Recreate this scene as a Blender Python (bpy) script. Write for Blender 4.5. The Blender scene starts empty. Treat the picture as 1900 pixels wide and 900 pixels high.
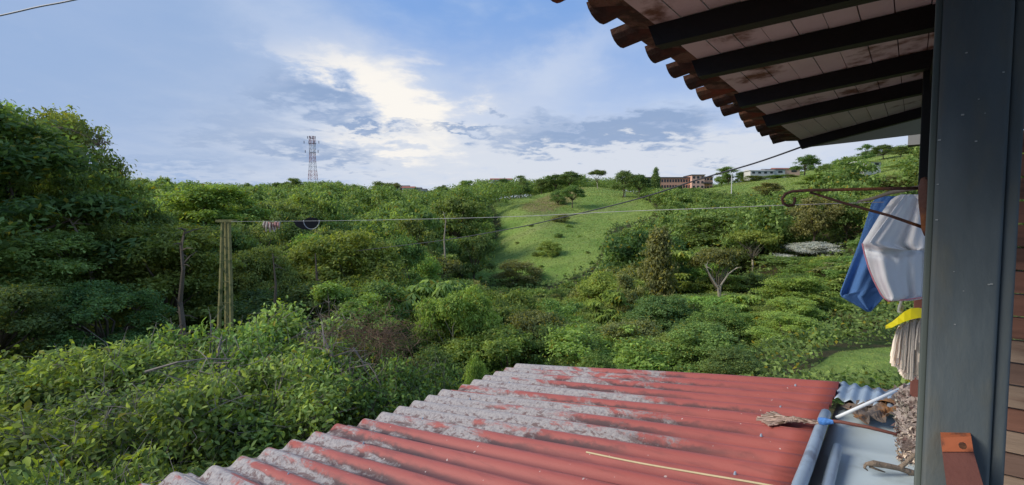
import bpy, math, random
import numpy as np
from mathutils import Vector, Matrix, Euler
C = bpy.context.scene
col = C.collection
PI = math.pi
rng = np.random.default_rng(7)
random.seed(7)

# ------------------------------------------------------------------ camera
PITCH = math.radians(3.13)
F = 915.0
cam_d = bpy.data.cameras.new('camera'); cam = bpy.data.objects.new('camera', cam_d); col.objects.link(cam)
cam_d.sensor_width = 36; cam_d.lens = 36 * F / 1900
cam_d.clip_start = 0.05; cam_d.clip_end = 6000
cam.location = (0, 0, 0); cam.rotation_euler = (PI / 2 - PITCH, 0, 0)
C.camera = cam
C.view_settings.view_transform = 'Standard'; C.view_settings.look = 'None'
C.view_settings.exposure = 0.38; C.view_settings.gamma = 1.0
C.cycles.max_bounces = 6; C.cycles.diffuse_bounces = 4; C.cycles.transmission_bounces = 4
C.cycles.transparent_max_bounces = 4
cp, sp = math.cos(PITCH), math.sin(PITCH)
def at(px, py, Y):
    x = (px - 950) / F; y = (450 - py) / F
    d = Vector((x, cp + y * sp, -sp + y * cp))
    return d * (Y / d.y)
def proj(X, Y, Z):
    dep = Y * cp - Z * sp; up = Y * sp + Z * cp
    return 950 + F * X / dep, 450 - F * up / dep

# ------------------------------------------------------------------ sun and sky
SUN_EL, SUN_AZ = math.radians(35), math.radians(-98)
sd = Vector((math.sin(SUN_AZ) * math.cos(SUN_EL), math.cos(SUN_AZ) * math.cos(SUN_EL), math.sin(SUN_EL)))
sl = bpy.data.lights.new('sun', 'SUN'); sl.energy = 2.9; sl.angle = math.radians(28); sl.color = (1, .93, .82)
so = bpy.data.objects.new('sun', sl); col.objects.link(so); so.rotation_euler = (-sd).to_track_quat('-Z', 'Y').to_euler()

W = bpy.data.worlds.new('World'); C.world = W; W.use_nodes = True
class NT:
    def __init__(s, nt): s.t = nt; s.n = nt.nodes; s.l = nt.links
    def node(s, ty, **kw):
        n = s.n.new(ty)
        for k, v in kw.items():
            if k == 'ins':
                for i, x in v.items():
                    s.put(n.inputs[i], x)
            else: setattr(n, k, v)
        return n
    def put(s, sock, x):
        if isinstance(x, bpy.types.NodeSocket): s.l.new(x, sock)
        elif x is not None: sock.default_value = x
    def m(s, op, a, b=None, c=None, clamp=False):
        n = s.n.new('ShaderNodeMath'); n.operation = op; n.use_clamp = clamp
        s.put(n.inputs[0], a)
        if b is not None: s.put(n.inputs[1], b)
        if c is not None: s.put(n.inputs[2], c)
        return n.outputs[0]
    def mix(s, f, a, b, bt='MIX'):
        n = s.n.new('ShaderNodeMix'); n.data_type = 'RGBA'; n.blend_type = bt
        s.put(n.inputs[0], f)
        for k, x in ((6, a), (7, b)):
            if isinstance(x, tuple) and len(x) == 3: x = (*x, 1)
            s.put(n.inputs[k], x)
        return n.outputs[2]
    def noise(s, vec, scale, detail=4, rough=.55, dist=0, out=0):
        n = s.n.new('ShaderNodeTexNoise'); n.inputs['Scale'].default_value = scale
        n.inputs['Detail'].default_value = detail; n.inputs['Roughness'].default_value = rough
        n.inputs['Distortion'].default_value = dist
        if vec is not None: s.l.new(vec, n.inputs['Vector'])
        return n.outputs[out]
    def ramp(s, f, a, b):   # smoothstep a..b
        n = s.n.new('ShaderNodeMapRange'); n.interpolation_type = 'SMOOTHSTEP'; n.clamp = True
        s.put(n.inputs[0], f); s.put(n.inputs[1], a); s.put(n.inputs[2], b)
        return n.outputs[0]
    def scale(s, vec, sc):
        n = s.n.new('ShaderNodeMapping'); n.inputs['Scale'].default_value = sc; s.l.new(vec, n.inputs[0])
        return n.outputs[0]
g = NT(W.node_tree); g.n.clear()
outw = g.node('ShaderNodeOutputWorld'); bg = g.node('ShaderNodeBackground'); g.l.new(bg.outputs[0], outw.inputs[0])
sky = g.node('ShaderNodeTexSky', sky_type='NISHITA', sun_disc=False, sun_elevation=SUN_EL, sun_rotation=SUN_AZ, altitude=1500)
tc = g.node('ShaderNodeTexCoord'); sx = g.node('ShaderNodeSeparateXYZ'); g.l.new(tc.outputs['Generated'], sx.inputs[0])
dx, dy, dz = sx.outputs
zc = g.m('MAXIMUM', dz, 0.0)
inv = g.m('DIVIDE', 1.0, g.m('ADD', zc, .16))
cx = g.m('MULTIPLY', dx, inv); cy = g.m('MULTIPLY', dy, inv)
cv = g.node('ShaderNodeCombineXYZ', ins={0: cx, 1: cy}).outputs[0]
az = g.m('ARCTAN2', dx, dy); el = g.m('ARCSINE', dz)
n1 = g.noise(cv, 2.2, 6, .58, .3); n2 = g.noise(g.scale(cv, (1.6, 1.1, 1)), 1.1, 4, .5); n3 = g.noise(cv, 6.5, 5, .6, .2)
# gently warped azimuth / elevation so that cloud outlines break up
wa = g.m('MULTIPLY_ADD', g.m('SUBTRACT', n1, .5), .30, az)
we = g.m('MULTIPLY_ADD', g.m('SUBTRACT', n3, .5), .11, el)
we = g.m('MULTIPLY_ADD', g.m('SUBTRACT', n1, .5), .10, we)
def azel(px, py):
    d = at(px, py, 1.0).normalized(); return math.atan2(d.x, d.y), math.asin(d.z)
def blob(px, py, wx, wy, rot=0, k=1.0):
    a0, e0 = azel(px, py); a1, _ = azel(px + wx, py); _, e1 = azel(px, py - wy)
    sa, se = abs(a1 - a0), abs(e1 - e0)
    a = g.m('SUBTRACT', wa, a0); e = g.m('SUBTRACT', we, e0)
    c_, s_ = math.cos(rot), math.sin(rot)
    a2 = g.m('ADD', g.m('MULTIPLY', a, c_), g.m('MULTIPLY', e, s_)); e2 = g.m('ADD', g.m('MULTIPLY', a, -s_), g.m('MULTIPLY', e, c_))
    a2 = g.m('DIVIDE', a2, sa); e2 = g.m('DIVIDE', e2, se)
    r = g.m('ADD', g.m('MULTIPLY', a2, a2), g.m('MULTIPLY', e2, e2))
    return g.m('MULTIPLY', g.m('EXPONENT', g.m('MULTIPLY', r, -1.0)), k)
def union(*bs):
    r = bs[0]
    for b in bs[1:]: r = g.m('ADD', r, b)
    return r
def L(r, gg, b): return tuple((c / 255 / 12.92) if c / 255 < .04045 else ((c / 255 + .055) / 1.055) ** 2.4 for c in (r, gg, b))
K = 8.7
def S(r, gg, b): return tuple(x * K for x in L(r, gg, b))
base = g.mix(.85, sky.outputs[0], S(122, 162, 220))
lowpale = g.ramp(el, .42, .02)
c0 = g.mix(g.m('MULTIPLY', lowpale, .75), base, S(196, 206, 224))
# thin veils anywhere
veil = g.ramp(g.m('ADD', g.m('MULTIPLY', n1, .6), g.m('MULTIPLY', n2, .5)), .50, .78)
c1 = g.mix(g.m('MULTIPLY', veil, .6), c0, S(198, 210, 226))
# broad blue-grey sheet on the left
left = g.ramp(wa, *[azel(x, 200)[0] for x in (760, 430)])
c2 = g.mix(g.m('MULTIPLY', left, .85), c1, S(143, 168, 205))
c2 = g.mix(g.m('MULTIPLY', g.ramp(n2, .45, .75), g.m('MULTIPLY', left, .25)), c2, S(165, 182, 215))
# pale lilac veil from the top towards the bright cloud
c2 = g.mix(union(blob(560, 60, 170, 80, -.4, .55), blob(1060, 110, 130, 45, .45, .65), blob(1010, 170, 90, 40, 0, .3)), c2, S(188, 201, 224))
# white bank above the hills
lowb = union(blob(900, 300, 360, 55, 0, 1.0), blob(1300, 285, 400, 55, 0, 1.0), blob(300, 330, 380, 16, 0, .35))
c3 = g.mix(g.m('MINIMUM', lowb, 1.0), c2, S(204, 210, 221))
# bright sunlit cloud
br = union(blob(620, 130, 110, 30, -.35, .8), blob(735, 175, 125, 60, -.5, 1.1), blob(700, 262, 105, 20, -.25, .9), blob(790, 205, 70, 38, -.4, .8), blob(790, 270, 60, 30, 0, .5))
glow = union(blob(770, 230, 300, 110, 0, .6), blob(820, 300, 330, 50, 0, .5))
c3 = g.mix(g.m('MINIMUM', glow, .8), c3, S(205, 211, 222))
c4 = g.mix(g.ramp(g.m('ADD', br, g.m('MULTIPLY', g.m('SUBTRACT', n3, .5), 1.2)), .12, 1.5), c3, S(238, 234, 228))
# blue-grey undersides in front
dk = union(blob(590, 175, 110, 26, -.35, .95), blob(690, 232, 45, 10, -.1, 1.0), blob(860, 238, 75, 9, 0, .9), blob(600, 285, 130, 22, -.1, .8),
           blob(1080, 252, 170, 26, .0, 1.15), blob(1230, 232, 130, 34, .1, 1.0), blob(1340, 298, 60, 9, 0, .7), blob(760, 222, 30, 6, 0, .5), blob(450, 230, 190, 50, 0, .5), blob(520, 180, 90, 20, -.2, .5), blob(1010, 215, 60, 14, 0, .6), blob(320, 300, 200, 22, 0, .45))
dkm = g.ramp(g.m('ADD', dk, g.m('MULTIPLY', g.m('SUBTRACT', n3, .5), .9)), .15, 1.1)
c5 = g.mix(g.m('MULTIPLY', dkm, .85), c4, S(130, 154, 190))
wisp = g.m('MULTIPLY', g.ramp(n3, .52, .72), g.m('MULTIPLY', dkm, .35))
c6 = g.mix(wisp, c5, S(190, 200, 222))
under = g.ramp(dz, -.02, -.12)
c7 = g.mix(under, c6, (.6, .75, .5))
g.l.new(c7, bg.inputs['Color']); bg.inputs['Strength'].default_value = .1

# ------------------------------------------------------------------ helpers
def tag(o, label=None, cat=None, group=None, kind=None):
    if label: o['label'] = label
    if cat: o['category'] = cat
    if group: o['group'] = group
    if kind: o['kind'] = kind
    return o
def mesh(name, v, f, mats=(), smooth=False, idx=None):
    me = bpy.data.meshes.new(name)
    v = np.asarray(v, dtype=np.float32)
    if isinstance(f, np.ndarray):
        n, k = f.shape
        me.vertices.add(len(v)); me.vertices.foreach_set('co', v.ravel())
        me.loops.add(n * k); me.loops.foreach_set('vertex_index', f.ravel().astype(np.int32))
        me.polygons.add(n); me.polygons.foreach_set('loop_start', np.arange(0, n * k, k, dtype=np.int32))
        me.update(calc_edges=True)
    else:
        me.from_pydata([tuple(x) for x in v.tolist()], [], f)
    for m in (mats if isinstance(mats, (list, tuple)) else [mats]): me.materials.append(m)
    if smooth: me.polygons.foreach_set('use_smooth', [True] * len(me.polygons))
    if idx is not None: me.polygons.foreach_set('material_index', idx)
    return me
def obj(name, me, parent=None, loc=None):
    o = bpy.data.objects.new(name, me); col.objects.link(o)
    if parent: o.parent = parent
    if loc is not None: o.location = loc
    return o
class MB:
    def __init__(s): s.v = []; s.f = []
    def add(s, v, f):
        b = len(s.v); s.v += [tuple(x) for x in v]; s.f += [tuple(i + b for i in q) for q in f]
    def box(s, c, h, M=None):
        v = [Vector((c[0] + a * h[0], c[1] + b * h[1], c[2] + d * h[2])) for a in (-1, 1) for b in (-1, 1) for d in (-1, 1)]
        if M: cc = Vector(c); v = [M @ (x - cc) + cc for x in v]
        s.add(v, [(0, 1, 3, 2), (4, 6, 7, 5), (0, 4, 5, 1), (2, 3, 7, 6), (0, 2, 6, 4), (1, 5, 7, 3)])
    def hexa(s, b, t):   # bottom 4, top 4 corners, same order
        s.add(list(b) + list(t), [(3, 2, 1, 0), (4, 5, 6, 7), (0, 1, 5, 4), (1, 2, 6, 5), (2, 3, 7, 6), (3, 0, 4, 7)])
    def tube(s, pts, r, n=6, cap=True, flat=1.0):
        pts = [Vector(p) for p in pts]; N = len(pts)
        rr = r if isinstance(r, (list, tuple, np.ndarray)) else [r] * N
        base = len(s.v); prev = None
        for i, p in enumerate(pts):
            d = (pts[min(i + 1, N - 1)] - pts[max(i - 1, 0)])
            if d.length < 1e-9: d = Vector((0, 0, 1))
            d.normalize()
            if prev is None:
                a = d.orthogonal().normalized()
            else:
                a = (prev - d * prev.dot(d)); a = a.normalized() if a.length > 1e-6 else d.orthogonal().normalized()
            prev = a; b = d.cross(a)
            for k in range(n):
                t = 2 * PI * k / n
                s.v.append(tuple(p + a * (math.cos(t) * rr[i]) + b * (math.sin(t) * rr[i] * flat)))
        for i in range(N - 1):
            for k in range(n):
                k2 = (k + 1) % n
                s.f.append((base + i * n + k, base + i * n + k2, base + (i + 1) * n + k2, base + (i + 1) * n + k))
        if cap:
            s.f.append(tuple(base + k for k in range(n))[::-1]); s.f.append(tuple(base + (N - 1) * n + k for k in range(n)))
    def me(s, name, mat, smooth=False): return mesh(name, s.v, s.f, mat, smooth)

def mat(name, colr, rough=.8, spec=.3, metal=0, var=.0, vscale=3, bump=0, bscale=30, col2=None, c2scale=2, c2lo=.5, c2hi=.65, coords='Object', stretch=None, trans=0):
    m = bpy.data.materials.new(name); m.use_nodes = True; t = NT(m.node_tree); t.n.clear()
    o = t.node('ShaderNodeOutputMaterial'); b = t.node('ShaderNodeBsdfPrincipled')
    b.inputs['Roughness'].default_value = rough; b.inputs['Specular IOR Level'].default_value = spec; b.inputs['Metallic'].default_value = metal
    tc = t.node('ShaderNodeTexCoord'); vec = tc.outputs[coords]
    if stretch: vec = t.scale(vec, stretch)
    c = (*colr, 1)
    if col2: c = t.mix(t.ramp(t.noise(vec, c2scale, 6, .6), c2lo, c2hi), colr, col2)
    if var:
        n = t.noise(vec, vscale, 5, .6)
        c = t.mix(1.0, c if not isinstance(c, tuple) else c, t.mix(n, (1 - var,) * 3, (1 + var,) * 3), 'MULTIPLY')
    t.put(b.inputs['Base Color'], c)
    if bump:
        bn = t.node('ShaderNodeBump', ins={'Strength': bump, 'Height': t.noise(vec, bscale, 5, .6)}); bn.inputs['Distance'].default_value = .02
        t.l.new(bn.outputs[0], b.inputs['Normal'])
    t.l.new(b.outputs[0], o.inputs[0])
    return m
def leafmat(name, c, spread=.35, warm=(.30, .26, .03), warmp=.05, rough=.62, tr=.42):
    m = bpy.data.materials.new(name); m.use_nodes = True; t = NT(m.node_tree); t.n.clear()
    o = t.node('ShaderNodeOutputMaterial'); b = t.node('ShaderNodeBsdfPrincipled'); tl = t.node('ShaderNodeBsdfTranslucent'); mx = t.node('ShaderNodeMixShader')
    geo = t.node('ShaderNodeNewGeometry'); oi = t.node('ShaderNodeObjectInfo')
    r = geo.outputs['Random Per Island']
    v = t.m('MULTIPLY_ADD', r, spread * 2, 1 - spread)
    tco = t.node('ShaderNodeTexCoord').outputs['Object']
    cl = t.ramp(t.noise(tco, 1.0, 3, .6), .36, .64)
    c1 = t.mix(cl, tuple(x * .7 for x in c), (c[0] * 1.42, c[1] * 1.22, c[2] * 1.1))
    hv = t.node('ShaderNodeHueSaturation', ins={'Hue': t.m('MULTIPLY_ADD', oi.outputs['Random'], .05, .472), 'Saturation': .93, 'Value': t.m('MULTIPLY_ADD', t.m('FRACT', t.m('MULTIPLY', oi.outputs['Random'], 7.3)), .5, .78), 'Color': c1})
    c2 = t.mix(1.0, hv.outputs[0], t.node('ShaderNodeCombineColor', ins={0: v, 1: v, 2: v}).outputs[0], 'MULTIPLY')
    c3 = t.mix(t.m('GREATER_THAN', t.m('FRACT', t.m('MULTIPLY', r, 13.7)), 1 - warmp), c2, warm)
    t.l.new(c3, b.inputs['Base Color']); b.inputs['Roughness'].default_value = rough; b.inputs['Specular IOR Level'].default_value = .2
    t.l.new(t.mix(1.0, c3, (1.25, 1.25, .6), 'MULTIPLY'), tl.inputs[0])
    mx.inputs[0].default_value = tr; t.l.new(b.outputs[0], mx.inputs[1]); t.l.new(tl.outputs[0], mx.inputs[2]); t.l.new(mx.outputs[0], o.inputs[0])
    return m
LM = {
 'dark': leafmat('foliage_dark', (.135, .23, .065)),
 'mid': leafmat('foliage_mid', (.195, .31, .075)),
 'fresh': leafmat('foliage_fresh', (.235, .37, .068)),
 'lime': leafmat('foliage_lime', (.25, .39, .075)),
 'olive': leafmat('foliage_olive', (.22, .26, .09), warmp=.1),
 'silver': leafmat('foliage_silver', (.56, .64, .60), spread=.2, warmp=.0, tr=.15),
 'brown': leafmat('foliage_brown', (.22, .21, .09), warmp=.1),
 'near': leafmat('foliage_near', (.20, .32, .075), spread=.5, warm=(.36, .44, .06), warmp=.15, tr=.38),
 'ground': leafmat('foliage_ground', (.15, .23, .055), spread=.5),
}
BARK = mat('bark_grey_brown', (.13, .10, .07), .9, var=.4, vscale=6, bump=.6, bscale=12)
BARKP = mat('bark_pale', (.33, .28, .21), .9, var=.3, vscale=6, bump=.5, bscale=12)
TWIG = mat('dry_twig_bark', (.24, .20, .17), .9, var=.4, vscale=9)
TWIGB = mat('dead_brown_twig', (.16, .10, .06), .9, var=.4, vscale=9)

# ------------------------------------------------------------------ terrain
tpx = np.array([-900, -300, 0, 300, 600, 800, 900, 1000, 1100, 1200, 1350, 1500, 1650, 1900, 2600.])
TT = (tpx - 950) / F
YY = np.array([0, 7, 12, 20, 35, 60, 90, 130, 170, 205, 235, 320, 450, 900, 3000.])
ZT = np.array([
 [-3.8]*15,
 [-4.0]*15,
 [-4.0,-4.0,-4.2,-4.6,-5.2,-5.8,-6.0,-6.0,-5.8,-5.4,-5.0,-4.8,-4.8,-4.8,-4.5],
 [-3,-3.5,-4.5,-6,-7.5,-9,-9.5,-9.5,-9,-8,-6.6,-5.5,-5.4,-5.2,-5],
 [-1,-2,-4,-7,-10,-12,-13,-13,-12.5,-11,-9.5,-8.0,-6.5,-5,-3],
 [0,-1,-4,-6.5,-9.5,-12.5,-14.5,-15,-14,-13,-11,-8,-4,-1,2],
 [2,1,-2,-5,-7.5,-10.5,-12.6,-12.7,-10.0,-10,-8,-2,4,8,12],
 [4,3,0,-2,-4.5,-6,-6.6,-5.4,-4.0,-1.5,0,8,14,20,24],
 [6,5,3,0,-1.5,-.5,2.2,3.4,6.2,4.6,9,12.5,19,26,30],
 [8,7,5,3,2,2,5.4,9.4,13.2,9,12,17,27,34,36],
 [9,8,6,4,4,4,6,8.5,12.0,9,12.5,20,32,38,40],
 [10,10,10,9,9,6,9,11,12,15,17,23,36,42,44],
 [14,14,15,17,18,15,14,16,16,20,24,28,38,44,46],
 [5]*15, [0]*15])
_tg = np.linspace(TT[0], TT[-1], 400); _yg = np.linspace(math.log(5), math.log(3005), 300)
_Zr = np.array([np.interp(_tg, TT, r) for r in ZT])
_Zf = np.array([np.interp(_yg, np.log(YY + 5), _Zr[:, i]) for i in range(400)]).T
def blur(a, k, ax):
    for _ in range(3):
        pad = [(0, 0), (0, 0)]; pad[ax] = (k, k)
        b = np.pad(a, pad, mode='edge'); c = np.cumsum(b, axis=ax)
        c = np.insert(c, 0, 0, axis=ax)
        a = (np.take(c, np.arange(2 * k + 1, c.shape[ax]), axis=ax) - np.take(c, np.arange(0, c.shape[ax] - 2 * k - 1), axis=ax)) / (2 * k + 1)
    return a
_Zf = blur(blur(_Zf, 4, 1), 2, 0)
def ground(X, Y):
    X = np.asarray(X, float); Y = np.asarray(Y, float)
    t = np.clip(X / np.maximum(Y, 12), TT[0], TT[-1]); ly = np.log(np.clip(Y, 0, 2990) + 5)
    a = (t - _tg[0]) / (_tg[1] - _tg[0]); b = (ly - _yg[0]) / (_yg[1] - _yg[0])
    i = np.clip(a.astype(int), 0, 398); j = np.clip(b.astype(int), 0, 298); fa = a - i; fb = b - j
    z = (_Zf[j, i] * (1 - fa) + _Zf[j, i + 1] * fa) * (1 - fb) + (_Zf[j + 1, i] * (1 - fa) + _Zf[j + 1, i + 1] * fa) * fb
    amp = np.clip((Y - 25) / 100, 0, 1)
    z = z + amp * (.5 * np.sin(X * .11 + Y * .05) + .35 * np.sin(Y * .13 - X * .07 + 1) + .18 * np.sin(X * .31 + .7) * np.sin(Y * .27))
    # the spur that comes down the pasture and the shallow gully left of it
    gx = X - (Y - 150) * (-.05) ; z = z + 2.2 * np.exp(-((gx - 4) / 9) ** 2) * np.exp(-((Y - 140) / 40) ** 2) - 2.4 * np.exp(-((gx + 9) / 8) ** 2) * np.exp(-((Y - 135) / 40) ** 2)
    return z
def inpoly(px, py, poly):
    px = np.asarray(px, float); py = np.asarray(py, float); r = np.zeros(px.shape, bool); n = len(poly); j = n - 1
    for i in range(n):
        xi, yi = poly[i]; xj, yj = poly[j]
        c = ((yi > py) != (yj > py)) & (px < (xj - xi) * (py - yi) / (yj - yi + 1e-9) + xi); r ^= c; j = i
    return r
PASTURE = [(912, 376), (940, 372), (1000, 358), (1052, 343), (1090, 330), (1110, 326), (1140, 332), (1175, 358), (1218, 385), (1212, 402), (1175, 412), (1130, 425), (1118, 455), (1108, 490), (1060, 515), (1035, 524), (1000, 530), (930, 530), (865, 520), (858, 505), (900, 482), (925, 450), (930, 410)]
HILLS = [[(1290, 335), (1400, 322), (1500, 318), (1560, 316), (1560, 336), (1500, 350), (1440, 362), (1380, 362), (1300, 354)], [(1580, 297), (1720, 278), (1720, 345), (1660, 350), (1590, 338)]]
LAWN = [(1555, 652), (1720, 638), (1720, 722), (1450, 712), (1500, 690)]
def is_open(X, Y):
    z = ground(X, Y); px, py = proj(X, Y, z)
    a = inpoly(px, py, PASTURE) & (Y > 75) & (Y < 225)
    for h in HILLS: a |= inpoly(px, py, h) & (Y > 90) & (Y < 260)
    a |= inpoly(px, py, LAWN) & (Y > 10) & (Y < 32)
    return a
# fan grid, denser near the viewer
yr = list(np.linspace(-25, 12, 30)); y = 12.
while y < 3000: y *= 1.021 if y < 330 else 1.08; yr.append(y)
yr = np.array(yr); tr_ = np.linspace(-1.9, 1.9, 560)
Yg, Tg = np.meshgrid(yr, tr_, indexing='ij'); Xg = Tg * np.maximum(Yg, 14)
Zg = ground(Xg, Yg)
nr, nc = Yg.shape
ii = np.arange(nr * nc).reshape(nr, nc)
fq = np.stack([ii[:-1, :-1], ii[:-1, 1:], ii[1:, 1:], ii[1:, :-1]], -1).reshape(-1, 4)
def ground_mat():
    m = bpy.data.materials.new('pasture_and_forest_floor'); m.use_nodes = True; t = NT(m.node_tree); t.n.clear()
    o = t.node('ShaderNodeOutputMaterial'); b = t.node('ShaderNodeBsdfPrincipled'); b.inputs['Roughness'].default_value = .95; b.inputs['Specular IOR Level'].default_value = .1
    at_ = t.node('ShaderNodeAttribute', attribute_name='zone'); sp_ = t.node('ShaderNodeSeparateColor'); t.l.new(at_.outputs['Color'], sp_.inputs[0])
    p = t.node('ShaderNodeTexCoord').outputs['Object']
    nA = t.noise(p, .06, 5, .6); nB = t.noise(p, .6, 5, .65); nC = t.noise(t.scale(p, (.5, 1, 1)), 3.5, 4, .7); nD = t.noise(p, .18, 4, .6)
    grass = t.mix(t.ramp(nA, .35, .65), (.16, .26, .052), (.25, .32, .078))
    grass = t.mix(t.m('MULTIPLY', t.ramp(nB, .42, .72), .6), grass, (.20, .25, .075))
    grass = t.mix(t.m('MULTIPLY', t.ramp(nD, .52, .7), .55), grass, (.075, .14, .025))
    grass = t.mix(t.m('MULTIPLY', t.ramp(nC, .5, .8), .5), grass, (.06, .10, .02))
    floor = t.mix(t.ramp(nB, .4, .6), (.035, .055, .016), (.07, .06, .03))
    z = t.m('ADD', sp_.outputs[0], t.m('MULTIPLY', t.m('SUBTRACT', nB, .5), .5))
    c = t.mix(t.ramp(z, .35, .65), floor, grass)
    brown = t.mix(nB, (.20, .13, .06), (.26, .20, .09))
    z2 = t.m('ADD', sp_.outputs[1], t.m('MULTIPLY', t.m('SUBTRACT', nB, .5), .8))
    c = t.mix(t.m('MULTIPLY', t.ramp(z2, .22, .6), .9), c, brown)
    c = t.mix(t.m('MULTIPLY', sp_.outputs[2], .6), c, (.26, .27, .10))
    t.l.new(c, b.inputs['Base Color'])
    bn = t.node('ShaderNodeBump', ins={'Strength': .7, 'Height': t.m('ADD', nC, t.m('MULTIPLY', nB, 1.5))}); bn.inputs['Distance'].default_value = .35
    t.l.new(bn.outputs[0], b.inputs['Normal']); t.l.new(b.outputs[0], o.inputs[0]); return m
GM = ground_mat()
gme = mesh('ground', np.stack([Xg, Yg, Zg], -1).reshape(-1, 3), fq, GM, True)
opn = is_open(Xg, Yg).astype(float)
opn = blur(blur(opn, 1, 0), 1, 1)
gpx, gpy = proj(Xg, np.maximum(Yg, 1), Zg)
BROWN1 = [(960, 385), (1020, 362), (1075, 340), (1090, 345), (1060, 372), (1020, 392), (975, 394)]
brn = (inpoly(gpx, gpy, BROWN1) & (Yg > 130) & (Yg < 215)).astype(float) + (inpoly(gpx, gpy, [(1570, 410), (1620, 395), (1625, 430), (1580, 440)]) & (Yg > 40) & (Yg < 130)) + (inpoly(gpx, gpy, [(1335, 332), (1400, 322), (1425, 325), (1400, 338), (1345, 345)]) & (Yg > 100) & (Yg < 240)) * .8
brn = blur(blur(brn, 2, 0), 2, 1)
pth = np.zeros_like(brn)
for (xa, ya, xb, yb, w) in ((918, 455, 1050, 403, 3.5), (925, 401, 1055, 397, 2.5), (1050, 403, 1180, 378, 2.5)):
    tt_ = np.clip(((gpx - xa) * (xb - xa) + (gpy - ya) * (yb - ya)) / ((xb - xa) ** 2 + (yb - ya) ** 2), 0, 1)
    dd = np.hypot(gpx - xa - tt_ * (xb - xa), gpy - ya - tt_ * (yb - ya)); pth = np.maximum(pth, np.exp(-(dd / w) ** 2) * (Yg > 70) * (Yg < 215))
ca = gme.color_attributes.new('zone', 'FLOAT_COLOR', 'POINT')
ca.data.foreach_set('color', np.stack([opn, brn, pth, np.ones_like(opn)], -1).reshape(-1).astype(np.float32))
tag(obj('ground', gme), kind='structure')

# ------------------------------------------------------------------ foliage
def leaves(cen, nrm, length, width, r, k=4, spread=.55):
    """k=4: folded rhombus, k=6: rounded leaf. cen (N,3), nrm (N,3) preferred normals."""
    N = len(cen)
    nn = nrm + r.normal(0, spread, (N, 3)); nn /= np.linalg.norm(nn, axis=1, keepdims=True) + 1e-9
    a = r.normal(0, 1, (N, 3)); a -= nn * (a * nn).sum(1, keepdims=True); a /= np.linalg.norm(a, axis=1, keepdims=True) + 1e-9
    a[:, 2] -= .25; a /= np.linalg.norm(a, axis=1, keepdims=True)
    b = np.cross(nn, a); b /= np.linalg.norm(b, axis=1, keepdims=True) + 1e-9
    Ln = (length * r.uniform(.45, 1.4, N))[:, None]; Wd = (width * r.uniform(.7, 1.2, N))[:, None]
    if k == 4:
        v = np.stack([cen - a * Ln * .5, cen + b * Wd * .5 + nn * Wd * .15, cen + a * Ln * .5 - nn * Ln * .08, cen - b * Wd * .5 + nn * Wd * .15], 1)
        f = np.arange(N * 4).reshape(N, 4)
        return v.reshape(-1, 3), f
    v = np.stack([cen - a * Ln * .5, cen - a * Ln * .2 + b * Wd * .42 + nn * Wd * .12, cen - a * Ln * .2 - b * Wd * .42 + nn * Wd * .12,
                  cen + a * Ln * .18 + b * Wd * .40 + nn * Wd * .10, cen + a * Ln * .18 - b * Wd * .40 + nn * Wd * .10, cen + a * Ln * .5 - nn * Ln * .12,
                  cen - a * Ln * .2, cen + a * Ln * .2 - nn * Ln * .02], 1).reshape(-1, 3)
    t = np.array([[0, 1, 6, 6], [0, 6, 2, 2], [6, 1, 3, 7], [2, 6, 7, 4], [7, 3, 5, 5], [4, 7, 5, 5]])
    f = []
    base = np.arange(N) * 8
    tri = np.array([[0, 1, 6], [0, 6, 2], [6, 1, 3], [6, 3, 7], [2, 6, 7], [2, 7, 4], [7, 3, 5], [4, 7, 5]])
    f = (base[:, None, None] + tri[None]).reshape(-1, 3)
    return v, f
def crown(r, clumps, n, length, width, k=4, up=.55, shell=.75):
    """clumps: (N,6) centres and radii; leaves sit mostly in the outer part of each clump"""
    cl = np.array(clumps); vol = (cl[:, 3] * cl[:, 4] + cl[:, 3] * cl[:, 5]); p = vol / vol.sum()
    per = 9; m = max(1, n // per); w = r.choice(len(cl), m, p=p)   # leaves grow in sprays of nine
    n_out = m * per; n = m
    d = r.normal(0, 1, (n, 3)); d /= np.linalg.norm(d, axis=1, keepdims=True)
    low = (d[:, 2] < -.2) & (r.random(n) < .6); d[low, 2] *= -1
    rad = 1 - (1 - shell) * np.abs(r.normal(0, 1, n)); rad = np.clip(rad, .15, 1.12)
    rad *= 1 + .22 * np.sin(d[:, 0] * 7 + w) * np.sin(d[:, 1] * 6 + w * 2)
    stray = r.random(n) < .10; rad[stray] *= r.uniform(1.1, 1.6, stray.sum())
    cen = cl[w, :3] + d * rad[:, None] * cl[w, 3:6]
    d = np.repeat(d, per, 0); cen = np.repeat(cen, per, 0)
    sg = length * (1.0 if k == 4 else 1.3); off = r.normal(0, 1, (n_out, 3)) * np.array([sg, sg, sg * .45]) * r.uniform(.5, 1.4, (m, 1)).repeat(per, 0)
    cen = cen + off; nrm = d * (1 - up) + np.array([0, 0, up]) + off * .4 / sg * .5
    return leaves(cen, nrm, length, width, r, k)
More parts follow.
